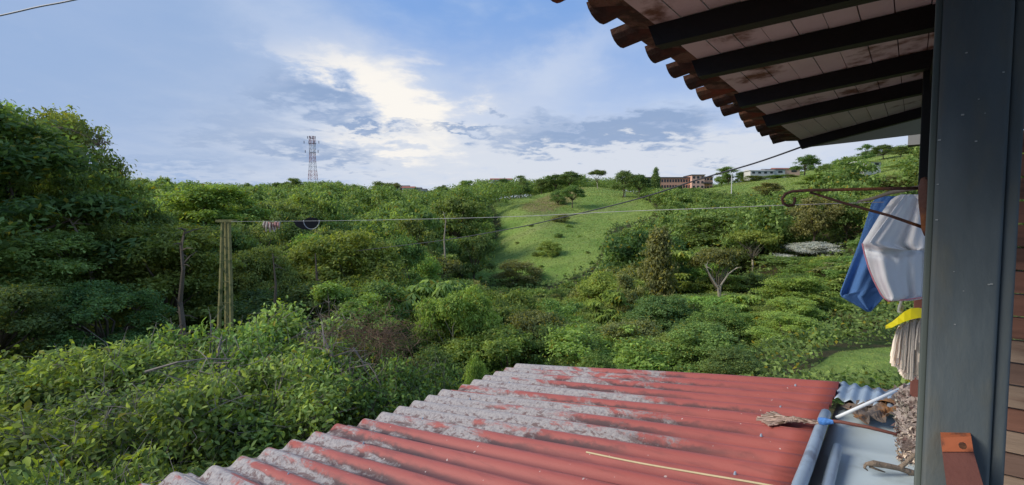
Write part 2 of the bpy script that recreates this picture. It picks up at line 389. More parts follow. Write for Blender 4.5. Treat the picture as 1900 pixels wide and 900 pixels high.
def limbs(mb, r, base, targets, r0, fork, jitter=.12, n=7, nl=5, lean=(0, 0)):
    base = Vector(base); fk = Vector((base.x + lean[0], base.y + lean[1], fork))
    pts = [base.lerp(fk, t) + Vector((r.normal(0, jitter * .3), r.normal(0, jitter * .3), 0)) * (0 if t in (0,) else 1) for t in (0, .08, .35, .7, 1)]
    mb.tube(pts, [r0 * 1.5, r0 * 1.08, r0 * .95, r0 * .82, r0 * .72], n)
    for tg in targets:
        tg = Vector(tg); m1 = pts[-1].lerp(tg, .4) + Vector((r.normal(0, jitter), r.normal(0, jitter), (tg - pts[-1]).length * .08)); 
        m2 = pts[-1].lerp(tg, .75) + Vector((r.normal(0, jitter), r.normal(0, jitter), (tg - pts[-1]).length * .06))
        mb.tube([pts[-1] - Vector((0, 0, r0 * .5)), m1, m2, tg], [r0 * .5, r0 * .32, r0 * .2, r0 * .07], nl)
# every prototype is about 10 m tall and 10 m wide; it is scaled when placed
def proto(kind, seed, n, ll, lw, k=4):
    r = np.random.default_rng(seed); cl = []
    bark = BARK; tm = MB()
    if kind == 'round':
        for i in range(46):
            a = i * 2.4 + r.uniform(-.5, .5); h = r.uniform(0, 1); rr = 3.9 * math.sqrt(max(0, 1 - (h * 1.5 - .55) ** 2)) * r.uniform(.4, 1.25)
            s = r.choice([r.uniform(.35, .8), r.uniform(.8, 1.5)]); cl.append((rr * math.cos(a), rr * math.sin(a), 3.6 + h * 5.4, s, s, s * .72))
        limbs(tm, r, (0, 0, -1.2), [c[:3] for c in cl[::3]], .26, 3.2, .3)
    elif kind == 'layered':
        for i in range(58):
            a = i * 2.4 + r.uniform(-.5, .5); h = r.random() ** .7; rr = (4.7 - 2.9 * h ** 1.5) * math.sqrt(r.uniform(.05, 1)); s = r.uniform(.45, 1.05)
            cl.append((rr * math.cos(a), rr * math.sin(a), 3.2 + h * 6.0 - .03 * rr * rr + r.uniform(-.2, .2), s * 1.25, s * 1.1, s * .55))
        limbs(tm, r, (0, 0, -1.2), [c[:3] for c in cl[::5]], .22, 2.8, .3)
    elif kind == 'umbrella':
        for i in range(26):
            a = r.uniform(0, 2 * PI); rr = 4.5 * math.sqrt(r.random()); s = r.uniform(.8, 1.3)
            cl.append((rr * math.cos(a), rr * math.sin(a), 8.6 - .06 * rr * rr + r.uniform(-.5, .5), s * 1.1, s * 1.1, s * .5))
        bark = BARKP
        limbs(tm, r, (0, 0, -1.2), [(c[0], c[1], c[2] - .3) for c in cl[::2]], .24, 3.0, .35, lean=(.5, .2))
    elif kind == 'airy':
        for i in range(24):
            a = r.uniform(0, 2 * PI); h = r.random(); rr = 3.6 * math.sqrt(r.random()) * (1.1 - .5 * h); s = r.uniform(.5, 1.1)
            cl.append((rr * math.cos(a), rr * math.sin(a), 3 + h * 6.4, s, s, s * .6))
        limbs(tm, r, (0, 0, -1.2), [c[:3] for c in cl], .22, 2.6, .35)
    elif kind == 'conifer':
        for i in range(44):
            h = (i + .5) / 44; a = i * 2.4; rr = 2.9 * (1 - h) ** .8 * r.uniform(.5, 1.1); s = .45 + .8 * (1 - h)
            cl.append((rr * math.cos(a), rr * math.sin(a), 1.8 + h * 8.2, s * 1.1, s * 1.1, s * .42))
        limbs(tm, r, (0, 0, -1.2), [(0, 0, 9.8)] + [c[:3] for c in cl[::4]], .24, 3.0, .1)
    elif kind == 'column':
        for i in range(34):
            h = (i + .5) / 34; a = i * 2.4; rr = 2.2 * math.sin(PI * (.15 + .8 * h)) * r.uniform(.3, 1); s = r.uniform(.7, 1.2)
            cl.append((rr * math.cos(a), rr * math.sin(a), .8 + h * 8.8, s, s, s * 1.1))
        limbs(tm, r, (0, 0, -1.2), [(0, 0, 9)] + [c[:3] for c in cl[::4]], .2, 1.5, .1)
    elif kind == 'bush':
        for i in range(30):
            a = i * 2.4; h = r.random(); rr = 4.4 * math.sqrt(max(0, 1 - h * h)) * math.sqrt(r.uniform(.2, 1.1)); s = r.uniform(.9, 1.6)
            cl.append((rr * math.cos(a), rr * math.sin(a), .8 + h * 8, s, s, s * .9))
        limbs(tm, r, (0, 0, -1.2), [c[:3] for c in cl[::3]], .2, 1.0, .3)
    elif kind == 'cecropia':    # candelabra of stalks, each ending in big lobed leaves
        for i in range(22):
            a = i * 2.4; h = .25 + .75 * r.random(); rr = 4.2 * math.sqrt(max(0, 1.05 - h * h)) * r.uniform(.5, 1); cl.append((rr * math.cos(a), rr * math.sin(a), 2.5 + h * 7.2, 1.25, 1.25, .35))
        bark = BARK; limbs(tm, r, (0, 0, -1.2), [c[:3] for c in cl[::2]], .14, 3.6, .3)
        V = []; Fc = []; nb = 0
        for c in cl:
            for j in range(max(4, n // 22 // 8)):
                a0 = r.uniform(0, 2 * PI); q = r.uniform(.1, 1.2); lc = np.array([c[0] + q * math.cos(a0), c[1] + q * math.sin(a0), c[2] + r.uniform(-.3, .35)])
                tilt = r.normal(0, .3, 3); s = r.uniform(.7, 1.15) * ll
                for m_ in range(8):
                    b = m_ * 2 * PI / 8 + a0; dd = np.array([math.cos(b), math.sin(b), -.28]); dd = dd + tilt * .5; sd_ = np.array([-math.sin(b), math.cos(b), 0])
                    V += [lc, lc + dd * s * .6 + sd_ * s * .17 + [0, 0, .05], lc + dd * s - [0, 0, s * .15], lc + dd * s * .6 - sd_ * s * .17 + [0, 0, .05]]; Fc.append((nb, nb + 1, nb + 2, nb + 3)); nb += 4
        v = np.array(V); f = np.array(Fc)
        return tm.me('trunk', bark, True), mesh('crown', v, f, LM['mid']), .95
    elif kind == 'tall':
        for i in range(34):
            a = i * 2.4 + r.uniform(-.6, .6); h = r.random(); rr = (3.9 - 1.6 * abs(h - .4)) * math.sqrt(r.random()); s = r.choice([r.uniform(.3, .7), r.uniform(.7, 1.25)])
            cl.append((rr * math.cos(a) + .4 * math.sin(h * 5), rr * math.sin(a), 4.6 + h * 5.0, s * 1.1, s, s * .7))
        bark = BARKP if seed % 2 else BARK
        limbs(tm, r, (0, 0, -1.2), [c[:3] for c in cl[::2]], .17, 4.4, .4, lean=(.4, .3))
    elif kind == 'far':
        for i in range(14):
            a = i * 2.4; h = r.random(); rr = 3.8 * math.sqrt(max(0, 1 - (h * 1.4 - .5) ** 2)) * r.uniform(.4, 1); s = r.uniform(1.1, 2)
            cl.append((rr * math.cos(a), rr * math.sin(a), 3 + h * 5.6, s, s, s * .75))
    v, f = crown(r, cl, n, ll, lw, k, up=.75 if kind in ('layered', 'umbrella') else .5)
    return tm.me('trunk', bark, True), mesh('crown', v, f, LM['mid']), 1.0
PR = {}
for kd, cnt in (('round', 4), ('layered', 3), ('umbrella', 2), ('airy', 3), ('tall', 3), ('conifer', 1), ('column', 1), ('bush', 2)):
    PR[kd] = [proto(kd, 100 + 13 * i + len(kd), 9000 if kd != 'airy' else 5200, .42, .23) for i in range(cnt)]
for kd, cnt in (('round', 4), ('layered', 3), ('airy', 2), ('tall', 3), ('bush', 2)):
    PR['near_' + kd] = [proto(kd, 300 + 17 * i + len(kd), 30000 if kd != 'airy' else 16000, .25, .125) for i in range(cnt)]
PR['cecropia'] = [proto('cecropia', 77, 2200, .95, 0), proto('cecropia', 78, 1900, .9, 0)]
def tree(name, kind, X, Y, H, Wd, lm, label, cat='tree', group=None, vi=None, rz=None, zg=None):
    tk, cr, _ = PR[kind][(vi if vi is not None else random.randrange(99)) % len(PR[kind])]
    z = float(ground(X, Y)) if zg is None else zg
    e = bpy.data.objects.new(name, None); col.objects.link(e); e.location = (X, Y, z - .05)
    e.rotation_euler = (random.uniform(-.05, .05), random.uniform(-.05, .05), random.uniform(0, 2 * PI) if rz is None else rz); e.empty_display_size = .3
    tag(e, label, cat, group)
    k__ = random.uniform(.85, 1.15); s = (Wd / 10 * k__, Wd / 10 / k__, H / 10)
    for nm, me in (('trunk', tk), ('crown', cr)):
        o = bpy.data.objects.new(nm, me); col.objects.link(o); o.parent = e; o.scale = s
        if nm == 'crown':
            o.material_slots[0].link = 'OBJECT'; o.material_slots[0].material = LM[lm]
    return e
def ptree(name, kind, px, top, Y, wpx, lm, label, **kw):
    p = at(px, top, Y); z = float(ground(p.x, Y)); H = max(.5, p.z - z); Wd = wpx * Y / F
    return tree(name, kind, p.x, Y, H * 1.02, Wd, lm, label, **kw)
taken = []
def ray_ground(px, py, Y0=60., Y1=245.):
    Ys = np.linspace(Y0, Y1, 900); P = np.array([at(px, py, float(y)) for y in Ys]); d = P[:, 2] - ground(P[:, 0], P[:, 1])
    k = np.where(d < 0)[0]; return float(Ys[k[0]]) if len(k) else float(Ys[np.argmin(d)])
def G_(name, kind, px, base, top, wpx, lm, label, **kw):
    Y = ray_ground(px, base); print('hill', label[:30], round(Y)); return T_(name, kind, px, top, Y, wpx, lm, label, **kw)
def T_(name, kind, px, top, Y, wpx, lm, label, **kw):
    e = ptree(name, kind, px, top, Y, wpx, lm, label, **kw); taken.append((e.location.x, e.location.y, wpx * Y / F / 2)); return e
# --- named trees, left to right
T_('broadleaf_tree', 'near_round', -110, 130, 21, 300, 'fresh', 'tall leafy tree cut by the left edge of the photo, highest foliage on the left')
T_('broadleaf_tree', 'near_round', 45, 200, 22, 290, 'fresh', 'big green tree at far left whose crown slopes down to the right')
T_('broadleaf_tree', 'near_layered', 118, 262, 20, 140, 'mid', 'airy dark-edged tree whose thin outer branches show against the sky', rz=1.0)
T_('broadleaf_tree', 'near_round', 170, 322, 24, 150, 'mid', 'dark rounded tree at the foot of the big left slope of foliage')
T_('broadleaf_tree', 'near_layered', 60, 420, 15, 330, 'mid', 'broad green tree filling the left edge halfway down')
T_('broadleaf_tree', 'near_round', -10, 520, 12, 300, 'dark', 'deep green dense tree just behind the near shrubs at the left edge')
T_('broadleaf_tree', 'near_round', 190, 520, 14, 260, 'dark', 'dark dense tree low down behind the near shrubs, left of the thin poles')
T_('broadleaf_tree', 'near_layered', 395, 338, 44, 300, 'fresh', 'wide light green dome-shaped tree standing left of the radio tower')
T_('broadleaf_tree', 'near_layered', 300, 430, 24, 180, 'olive', 'loose olive green tree left of the mossy clothesline pole')
T_('broadleaf_tree', 'near_layered', 470, 455, 22, 170, 'mid', 'green tree right behind the mossy clothesline pole')
T_('broadleaf_tree', 'near_layered', 640, 425, 26, 300, 'fresh', 'broad flat-layered tree with orange tinted leaves below the hanging ring')
T_('broadleaf_tree', 'cecropia', 790, 505, 24, 190, 'mid', 'large-leaved layered tree just right of the orange tinted tree', vi=0)
T_('broadleaf_tree', 'near_round', 1585, 556, 31, 140, 'mid', 'green tree directly below the tip of the blue towel')
T_('broadleaf_tree', 'near_layered', 1675, 572, 33, 140, 'dark', 'dark green tree behind the yellow mop head')
T_('roadside_shrub', 'near_bush', 1545, 622, 25, 130, 'fresh', 'light green shrub at the left end of the small lawn', cat='shrub')
T_('broadleaf_tree', 'near_tall', 735, 452, 30, 200, 'mid', 'tall green tree between the orange tinted tree and the pasture', vi=0)
T_('broadleaf_tree', 'near_tall', 840, 545, 19, 190, 'fresh', 'slender green tree left of the dark hollow above the shed roof', vi=1)
T_('broadleaf_tree', 'near_tall', 1262, 552, 33, 120, 'dark', 'tall dark green tree below the pale Y-shaped trunk', vi=2)
T_('broadleaf_tree', 'near_round', 1445, 552, 30, 140, 'mid', 'rounded green tree left of the big-leaved tree by the towel')
T_('broadleaf_tree', 'near_tall', 545, 405, 34, 170, 'dark', 'dark green tree behind the striped clothes pegs', vi=0)
T_('broadleaf_tree', 'near_tall', 250, 400, 22, 180, 'mid', 'tall green tree between the left edge slope and the mossy pole', vi=1)
T_('broadleaf_tree', 'near_round', 915, 560, 26, 130, 'dark', 'dark rounded tree in the hollow beneath the pasture')
T_('broadleaf_tree', 'round', 845, 362, 108, 110, 'mid', 'dense rounded tree at the upper left edge of the pasture')
T_('broadleaf_tree', 'round', 880, 432, 84, 80, 'dark', 'dark tree at the lower left edge of the pasture')
T_('broadleaf_tree', 'airy', 770, 408, 70, 110, 'mid', 'tree with a thin bare stem standing left of the pasture')
G_('pale_shrub', 'bush', 960, 528, 482, 95, 'olive', 'pale layered shrub alone at the foot of the pasture', cat='shrub')
G_('pasture_shrub', 'bush', 1036, 380, 352, 36, 'dark', 'dark upright shrub high on the brown pasture shoulder', cat='shrub')
G_('pasture_shrub', 'round', 1062, 386, 342, 46, 'dark', 'round dark tree on the pasture shoulder beside the brown patch', cat='tree')
G_('pasture_shrub', 'bush', 1042, 412, 396, 36, 'olive', 'small low bush beside the crossing wires on the pasture', cat='shrub')
G_('pasture_shrub', 'bush', 1018, 474, 446, 44, 'fresh', 'low green bush halfway down the middle of the pasture', cat='shrub')
for i_, (a_, b_, c_) in enumerate(((1056, 421, 5), (1036, 440, 8), (1018, 455, 5), (1034, 474, 4), (994, 474, 7), (1004, 496, 4), (1075, 440, 3), (985, 420, 4), (960, 452, 4), (1090, 470, 4))):
    G_('scrub_clump', 'bush', a_, b_, b_ - c_, c_ * 2.8, 'mid' if i_ % 2 else 'fresh', 'small scrub clump in the line of scrub down the middle of the pasture', cat='shrub', group='scrub clumps down the pasture')
G_('ridge_tree', 'umbrella', 1110, 350, 314, 36, 'dark', 'small mushroom-shaped tree alone on top of the pasture ridge')
G_('ridge_tree', 'round', 1158, 366, 316, 44, 'dark', 'left one of two dark trees right of the mushroom-shaped ridge tree')
G_('ridge_tree', 'round', 1186, 368, 322, 42, 'dark', 'right one of two dark trees right of the mushroom-shaped ridge tree')
T_('conifer', 'conifer', 1216, 312, 215, 34, 'dark', 'dark pointed conifer in front of the left end of the brick building')
T_('conifer', 'column', 1260, 346, 150, 26, 'dark', 'dark narrow upright tree below the brick building')
T_('broadleaf_tree', 'airy', 1352, 310, 215, 60, 'dark', 'spreading dark tree on the skyline right of the brick building')
T_('broadleaf_tree', 'round', 1494, 288, 190, 50, 'dark', 'rounded dark green tree alone on the right skyline')
T_('broadleaf_tree', 'layered', 1425, 338, 130, 75, 'olive', 'flat olive tree on the right hillside just above the hooked rod')
T_('broadleaf_tree', 'layered', 1470, 384, 88, 230, 'olive', 'very wide flat-crowned olive tree crossed by the clothesline')
T_('broadleaf_tree', 'round', 1330, 392, 82, 180, 'mid', 'broad green tree under the clothesline right of the pasture')
T_('broadleaf_tree', 'round', 1190, 425, 62, 160, 'dark', 'dark bluish green tree touching the right edge of the pasture')
T_('broadleaf_tree', 'column', 1228, 435, 50, 120, 'olive', 'tall olive green tree with upright branches, right of the pasture foot')
T_('umbrella_tree', 'umbrella', 1400, 424, 70, 85, 'lime', 'flat-topped lime green tree with pale forked trunk left of the silvery leaves')
T_('umbrella_tree', 'umbrella', 1335, 455, 54, 110, 'olive', 'olive tree with a pale Y-shaped trunk below the lime green flat-topped tree')
T_('silver_tree', 'near_bush', 1508, 448, 66, 125, 'silver', 'tree with silvery white leaves left of the blue towel')
T_('broadleaf_tree', 'round', 1500, 477, 60, 165, 'mid', 'rounded green tree directly below the silvery leaves')
T_('cecropia', 'cecropia', 1130, 535, 34, 110, 'fresh', 'bright big-leaved tree below the foot of the pasture')
T_('cecropia', 'cecropia', 1380, 545, 30, 130, 'fresh', 'bright big-leaved tree below the pale Y-shaped trunk')
T_('cecropia', 'cecropia', 1545, 520, 36, 120, 'fresh', 'big-leaved light green tree just left of the blue towel tip')
T_('yellow_shrub', 'near_bush', 1470, 580, 24, 170, 'lime', 'yellow green climbing shrub above the red end of the shed roof', cat='shrub')
T_('broadleaf_tree', 'near_layered', 1620, 600, 27, 170, 'olive', 'grey green bush at the far side of the small lawn', cat='shrub')
T_('broadleaf_tree', 'near_round', 1040, 600, 19, 170, 'dark', 'dark glossy tree right beyond the far corner of the shed roof')
T_('broadleaf_tree', 'near_layered', 1225, 615, 20, 200, 'mid', 'green tree just beyond the middle of the far shed roof edge')
T_('broadleaf_tree', 'near_round', 1330, 560, 27, 120, 'mid', 'rounded mid green tree behind the trees at the far shed roof edge')
T_('broadleaf_tree', 'near_round', 985, 560, 30, 90, 'mid', 'small rounded tree in the gap above the far corner of the shed roof')
T_('sapling', 'near_bush', 888, 655, 8.2, 75, 'lime', 'bright green sapling against the left end of the shed roof', cat='sapling')
T_('broadleaf_tree', 'near_bush', 1360, 645, 16, 150, 'dark', 'low dark shrub against the red part of the far roof edge', cat='shrub')
T_('broadleaf_tree', 'near_bush', 1120, 650, 14, 140, 'mid', 'low green shrub right behind the lichen grey roof edge', cat='shrub')
T_('broadleaf_tree', 'near_bush', 800, 640, 11, 170, 'dark', 'dark low shrub between the brown twig tangle and the shed roof', cat='shrub')

for (a_, b_, Y_, w_, kd_, lm_) in ((262, 330, 150, 46, 'round', 'fresh'), (305, 327, 160, 40, 'round', 'fresh'), (455, 340, 250, 30, 'airy', 'dark'), (520, 336, 260, 40, 'round', 'dark'), (548, 330, 250, 42, 'layered', 'mid'), (600, 336, 280, 30, 'round', 'dark'), (628, 333, 290, 30, 'bush', 'mid'), (657, 342, 300, 26, 'round', 'dark'), (712, 336, 280, 50, 'round', 'mid'), (735, 340, 280, 34, 'airy', 'olive'), (820, 343, 230, 26, 'round', 'dark'), (866, 334, 225, 44, 'layered', 'mid'), (900, 333, 230, 34, 'airy', 'dark'),
        (935, 330, 225, 40, 'round', 'dark'), (966, 326, 228, 42, 'airy', 'dark'), (1005, 332, 222, 38, 'round', 'dark'), (1032, 323, 222, 44, 'round', 'dark'), (1058, 317, 220, 42, 'round', 'dark'), (1340, 314, 228, 40, 'airy', 'dark'), (1375, 318, 225, 30, 'layered', 'dark'), (1562, 298, 170, 40, 'airy', 'dark'), (1606, 268, 175, 34, 'airy', 'dark'), (1640, 268, 178, 46, 'round', 'dark'), (1672, 272, 170, 40, 'layered', 'dark'), (1700, 268, 168, 40, 'round', 'dark'), (1530, 304, 165, 30, 'bush', 'mid'),
        (1400, 325, 200, 46, 'bush', 'mid'), (1436, 324, 200, 50, 'bush', 'fresh'), (1462, 323, 202, 40, 'bush', 'mid'), (1590, 300, 120, 60, 'layered', 'mid'), (1520, 322, 120, 90, 'layered', 'fresh'), (1560, 345, 95, 110, 'round', 'fresh'), (1650, 325, 95, 90, 'bush', 'olive'), (1690, 300, 120, 70, 'bush', 'mid')):
    side_ = 'left of the radio tower' if a_ < 560 else ('between the radio tower and the pasture' if a_ < 860 else ('above the left shoulder of the pasture' if a_ < 1100 else 'on the upper right hillside'))
    T_('skyline_tree', kd_, a_, b_, Y_, w_, lm_, 'distant %s %s tree on the skyline %s' % ({'round': 'rounded', 'airy': 'thin-crowned', 'layered': 'flat-topped', 'bush': 'low bushy'}[kd_], {'dark': 'dark', 'mid': 'green', 'fresh': 'light green', 'olive': 'olive'}[lm_], side_), group='skyline trees ' + side_)
# --- the wood: skyline and pasture limits keep the crowns where the hills are
skx = [-400, 0, 60, 120, 180, 215, 240, 300, 350, 430, 500, 560, 600, 650, 700, 760, 800, 815, 850, 880, 950, 1000, 1040, 1070, 1085, 1100, 1180, 1200, 1320, 1400, 1480, 1540, 1600, 1650, 1720, 2400]
sky_ = [60, 185, 215, 245, 290, 325, 333, 335, 338, 345, 344, 338, 338, 345, 344, 346, 358, 350, 345, 336, 330, 334, 325, 321, 330, 335, 330, 342, 345, 330, 318, 305, 288, 277, 268, 250]
kinds = ['round', 'round', 'layered', 'tall', 'tall', 'tall', 'airy', 'airy', 'umbrella', 'cecropia']
cand = []
for attempt in range(60000):
    Y = math.exp(random.uniform(math.log(15), math.log(420))); X = random.uniform(-1.18, 1.05) * Y
    cand.append((X, Y))
cand = cand[:16000]
cellmap = {}
guard = [(1255, 349, 75, 262), (1400, 508, 45, 70), (1335, 548, 55, 54), (1508, 476, 60, 66), (1232, 540, 40, 50), (1130, 600, 45, 34), (1380, 600, 50, 30), (770, 470, 45, 70), (845, 430, 50, 108), (880, 520, 40, 84), (1545, 580, 50, 36), (1470, 660, 70, 24), (640, 520, 130, 26), (395, 400, 130, 44)]
chosen = []
cx_ = np.array([c[0] for c in cand]); cy_ = np.array([c[1] for c in cand]); cz_ = ground(cx_, cy_); co_ = is_open(cx_, cy_)
order = np.argsort(cy_)
for i in order:
    if co_[i]: continue
    X, Y, z = float(cx_[i]), float(cy_[i]), float(cz_[i])
    px, py = proj(X, Y, z)
    if Y < 34 and px > 1530: continue
    if Y < 17 and px > 880: continue
    if Y < 18 and px > 250: continue
    if 1180 < px < 1330 and 262 < Y < 330: continue
    Wd = (random.uniform(6.5, 10.5) if Y > 85 else random.choice([random.uniform(5, 8), random.uniform(8, 13)])) * (1.15 if Y > 200 else 1); H = Wd * random.uniform(.8, 1.35)
    if Y > 150 and px < 1250: Wd *= 1.35; H *= 1.25
    zm = (400.4 - np.interp(px, skx, sky_) + random.choice([-7, -3, -1, 1, 4])) / F * Y
    if px > 1240 and Y > 100: H *= .6; Wd *= .75
    if Y > 130 and px > 1330: H *= .8; Wd *= .8
    if z + H > zm:
        H = zm - z
        if H < 1.6: continue
        Wd = min(Wd, H * 1.9)
    for (gx_, gy_, gw_, gY_) in guard:
        if Y < gY_ + 1 and abs(px - gx_) < (gw_ + Wd * F / Y * .42 if gx_ in (1400, 1335, 1508) else gw_ * .8 + Wd * F / Y * .15): H = min(H, (400.4 - gy_) / F * Y - z)
    if H < 2.6: continue
    Wd = min(Wd, H * 1.7)
    if 640 < px < 800 and 250 < Y < 400: H = min(H, 5)
    sep = .27 * Wd
    key = (int(X // 6), int(Y // 6)); ok = True
    for a in (-1, 0, 1):
        for b in (-1, 0, 1):
            for (x2, y2, w2) in cellmap.get((key[0] + a, key[1] + b), ()):
                if (X - x2) ** 2 + (Y - y2) ** 2 < (sep + .27 * w2) ** 2: ok = False; break
            if not ok: break
        if not ok: break
    if not ok: continue
    for (x2, y2, w2) in taken:
        if (X - x2) ** 2 + (Y - y2) ** 2 < (w2 * .45 + sep * .4) ** 2: ok = False; break
        # keep the named trees in view: nothing tall right in front of them
    if not ok: continue
    # never over the pasture
    for sh in (1, .7, .45):
        h, w = H * sh, Wd * sh * 1.1
        qs = [proj(X + a * w * .42, Y, z + h * b) for a, b in ((0, 1), (-1, .75), (1, .75), (-.7, .95), (.7, .95), (0, .6), (-1, .5), (1, .5))]
        q = np.array(qs)
        hid = inpoly(q[:, 0], q[:, 1], PASTURE).any() and Y < 205
        if not hid:
            for hp in HILLS: hid = hid or (inpoly(q[:, 0], q[:, 1], hp).sum() > 2 and Y < 200)
        if not hid: break
    if hid: continue
    H *= sh; Wd *= sh
    cellmap.setdefault(key, []).append((X, Y, Wd)); chosen.append((X, Y, z, H, Wd, px))
print('wood trees', len(chosen), 'depth of 295th', chosen[min(294, len(chosen) - 1)][1])
NIND = 295
regions = [(430, 'wood left of the mossy pole'), (820, 'wood between the mossy pole and the pasture'), (1120, 'wood around the pasture hill'), (1420, 'wood right of the pasture'), (9999, 'right-hand hillside')]
kn = {'tall': 'tall slender', 'round': 'rounded', 'layered': 'flat-layered', 'airy': 'thin-crowned', 'bush': 'low bushy', 'umbrella': 'umbrella-crowned', 'cecropia': 'large-leaved', 'conifer': 'conifer'}
cn = {'dark': 'dark green', 'mid': 'green', 'fresh': 'light green', 'lime': 'yellow green', 'olive': 'olive'}
for (X, Y, z, H, Wd, px) in chosen[:NIND]:
    kd = random.choice(kinds)
    if kd == 'cecropia' and not 32 < Y < 60: kd = 'layered'
    if px > 1320 and Y > 90: kd = random.choice(['bush', 'round', 'tall', 'airy'])
    lm = random.choices(['dark', 'mid', 'fresh', 'lime', 'olive'], [3, 5, 3, .6, 1.6])[0]
    reg = next(b for a, b in regions if px < a)
    dist = 'near' if Y < 45 else ('middle' if Y < 100 else 'far')
    pk = 'near_' + kd if (Y < 48 and 'near_' + kd in PR) else kd
    if Y < 48 and kd == 'umbrella': pk = 'near_layered'; kd = 'layered'
    tree('wood_tree', pk, X, Y, H, Wd, lm, '%s %s tree, %s %s' % (kn[kd], cn[lm], dist, reg),
         group='%s trees, %s %s' % (cn[lm], dist, reg), zg=z)
# farther crowns: one joined mass
fv = []; ff = []; nb = 0
FP = []
for i in range(3):
    _, cme, _ = proto('far', 900 + i, 2000, .72, .42)
    v = np.empty(len(cme.vertices) * 3, np.float32); cme.vertices.foreach_get('co', v); FP.append(v.reshape(-1, 3)); bpy.data.meshes.remove(cme)
tm_all = MB()
for (X, Y, z, H, Wd, px) in chosen[NIND:]:
    v = FP[random.randrange(3)]; a = random.uniform(0, 2 * PI); c_, s_ = math.cos(a), math.sin(a)
    if Y > 160: v = (v.reshape(-1, 4, 3)[::3].reshape(-1, 3))
    q = np.empty_like(v); q[:, 0] = (v[:, 0] * c_ - v[:, 1] * s_) * Wd / 10 + X; q[:, 1] = (v[:, 0] * s_ + v[:, 1] * c_) * Wd / 10 + Y; q[:, 2] = v[:, 2] * H / 10 + z
    fv.append(q); ff.append(np.arange(len(q)).reshape(-1, 4) + nb); nb += len(q)
if fv:
    tag(obj('distant_wood', mesh('distant_wood', np.concatenate(fv), np.concatenate(ff), leafmat('foliage_distant', (.165, .26, .065)))),
        'far-off green wood covering the hills under the skyline', 'wood', kind='stuff')
# undergrowth and pasture tufts
N = 150000
Y = np.exp(rng.uniform(math.log(7), math.log(330), N)); X = rng.uniform(-1.15, 1.1, N) * Y; z = ground(X, Y)
opnm = is_open(X, Y); px, py = proj(X, Y, z)
near_shed = (px > 560) & (Y < 12)
k_ = ~opnm & ~near_shed & ~((X > -1.5) & (Y < 8)); X, Y, z = X[k_], Y[k_], z[k_]
n = len(X); sc = np.clip(Y / 60, .35, 1.7)
hgt = rng.random(n) ** .7 * np.clip(Y / 22, .5, 1.3)
cen = np.stack([X, Y, z + hgt], 1); nr_ = np.tile([0, -.35, .75], (n, 1))
v, f = leaves(cen, nr_, .55 * sc, .32 * sc, rng, 4, .5)
tag(obj('undergrowth', mesh('undergrowth', v, f, LM['ground'])), 'dark green undergrowth covering the ground beneath the trees', 'undergrowth', kind='stuff')
N = 160000
Y = np.concatenate([np.exp(rng.uniform(math.log(78), math.log(240), N)), rng.uniform(11, 30, 60000)]); X = np.concatenate([rng.uniform(-.15, .86, N) * Y[:N], rng.uniform(.5, .9, 60000) * Y[N:]]); k_ = is_open(X, Y); X, Y = X[k_], Y[k_]; z = ground(X, Y)
n = len(X); s = np.clip(Y / 150, .12, 1.2); a = rng.uniform(0, 2 * PI, n); hh = rng.uniform(.05, .18, n) * s; ww = rng.uniform(.08, .22, n) * s
p0 = np.stack([X - ww * np.cos(a), Y - ww * np.sin(a), z], 1); p1 = np.stack([X + ww * np.cos(a), Y + ww * np.sin(a), z], 1); p2 = np.stack([X + rng.normal(0, .12, n) * s, Y + rng.normal(0, .12, n) * s, z + hh], 1)
v = np.stack([p0, p1, p2], 1).reshape(-1, 3)
tag(obj('pasture_grass', mesh('pasture_grass', v, np.arange(n * 3).reshape(-1, 3), leafmat('grass_blades', (.20, .30, .065), spread=.14, warm=(.26, .27, .10), warmp=.08, tr=.2))), 'tufted green grass on the pasture and the small lawn', 'grass', kind='stuff')

# ================================================================== near shrubs
SH = []
def near_shrub_mesh(seed, n):
    r = np.random.default_rng(seed); cl = []
    for i in range(38):
        a = i * 2.4 + r.uniform(-.4, .4); q = math.sqrt(r.random()) * 1.35; hz = 1.9 * math.sqrt(max(.05, 1 - (q / 1.6) ** 2)) * r.uniform(.72, 1.08); s = r.uniform(.22, .42)
        cl.append((q * math.cos(a), q * math.sin(a), hz, s, s, s * .75))
    v, f = crown(r, cl, n, .092, .046, 6, up=.6, shell=.7)
    tw = MB()
    for c in cl:
        c = Vector(c[:3])
        b0 = Vector((c.x * .25, c.y * .25, .1)); m1 = b0.lerp(c, .55) + Vector((r.normal(0, .1), r.normal(0, .1), .08))
        tw.tube([b0, m1, c, c + (c - m1) * .3 + Vector((0, 0, .1))], [.022, .014, .008, .003], 5)
        for j in range(7):
            e = c + Vector((r.normal(0, .3), r.normal(0, .3), r.normal(.1, .18))); m2 = c.lerp(e, .5) + Vector((r.normal(0, .05), r.normal(0, .05), r.normal(.02, .05)))
            tw.tube([c, m2, e], [.006, .004, .0015], 4)
    return mesh('foliage', v, f, LM['near'], True), tw.me('branches', TWIG), cl
SHP = [near_shrub_mesh(5, 12500), near_shrub_mesh(6, 12500), near_shrub_mesh(8, 9500)]
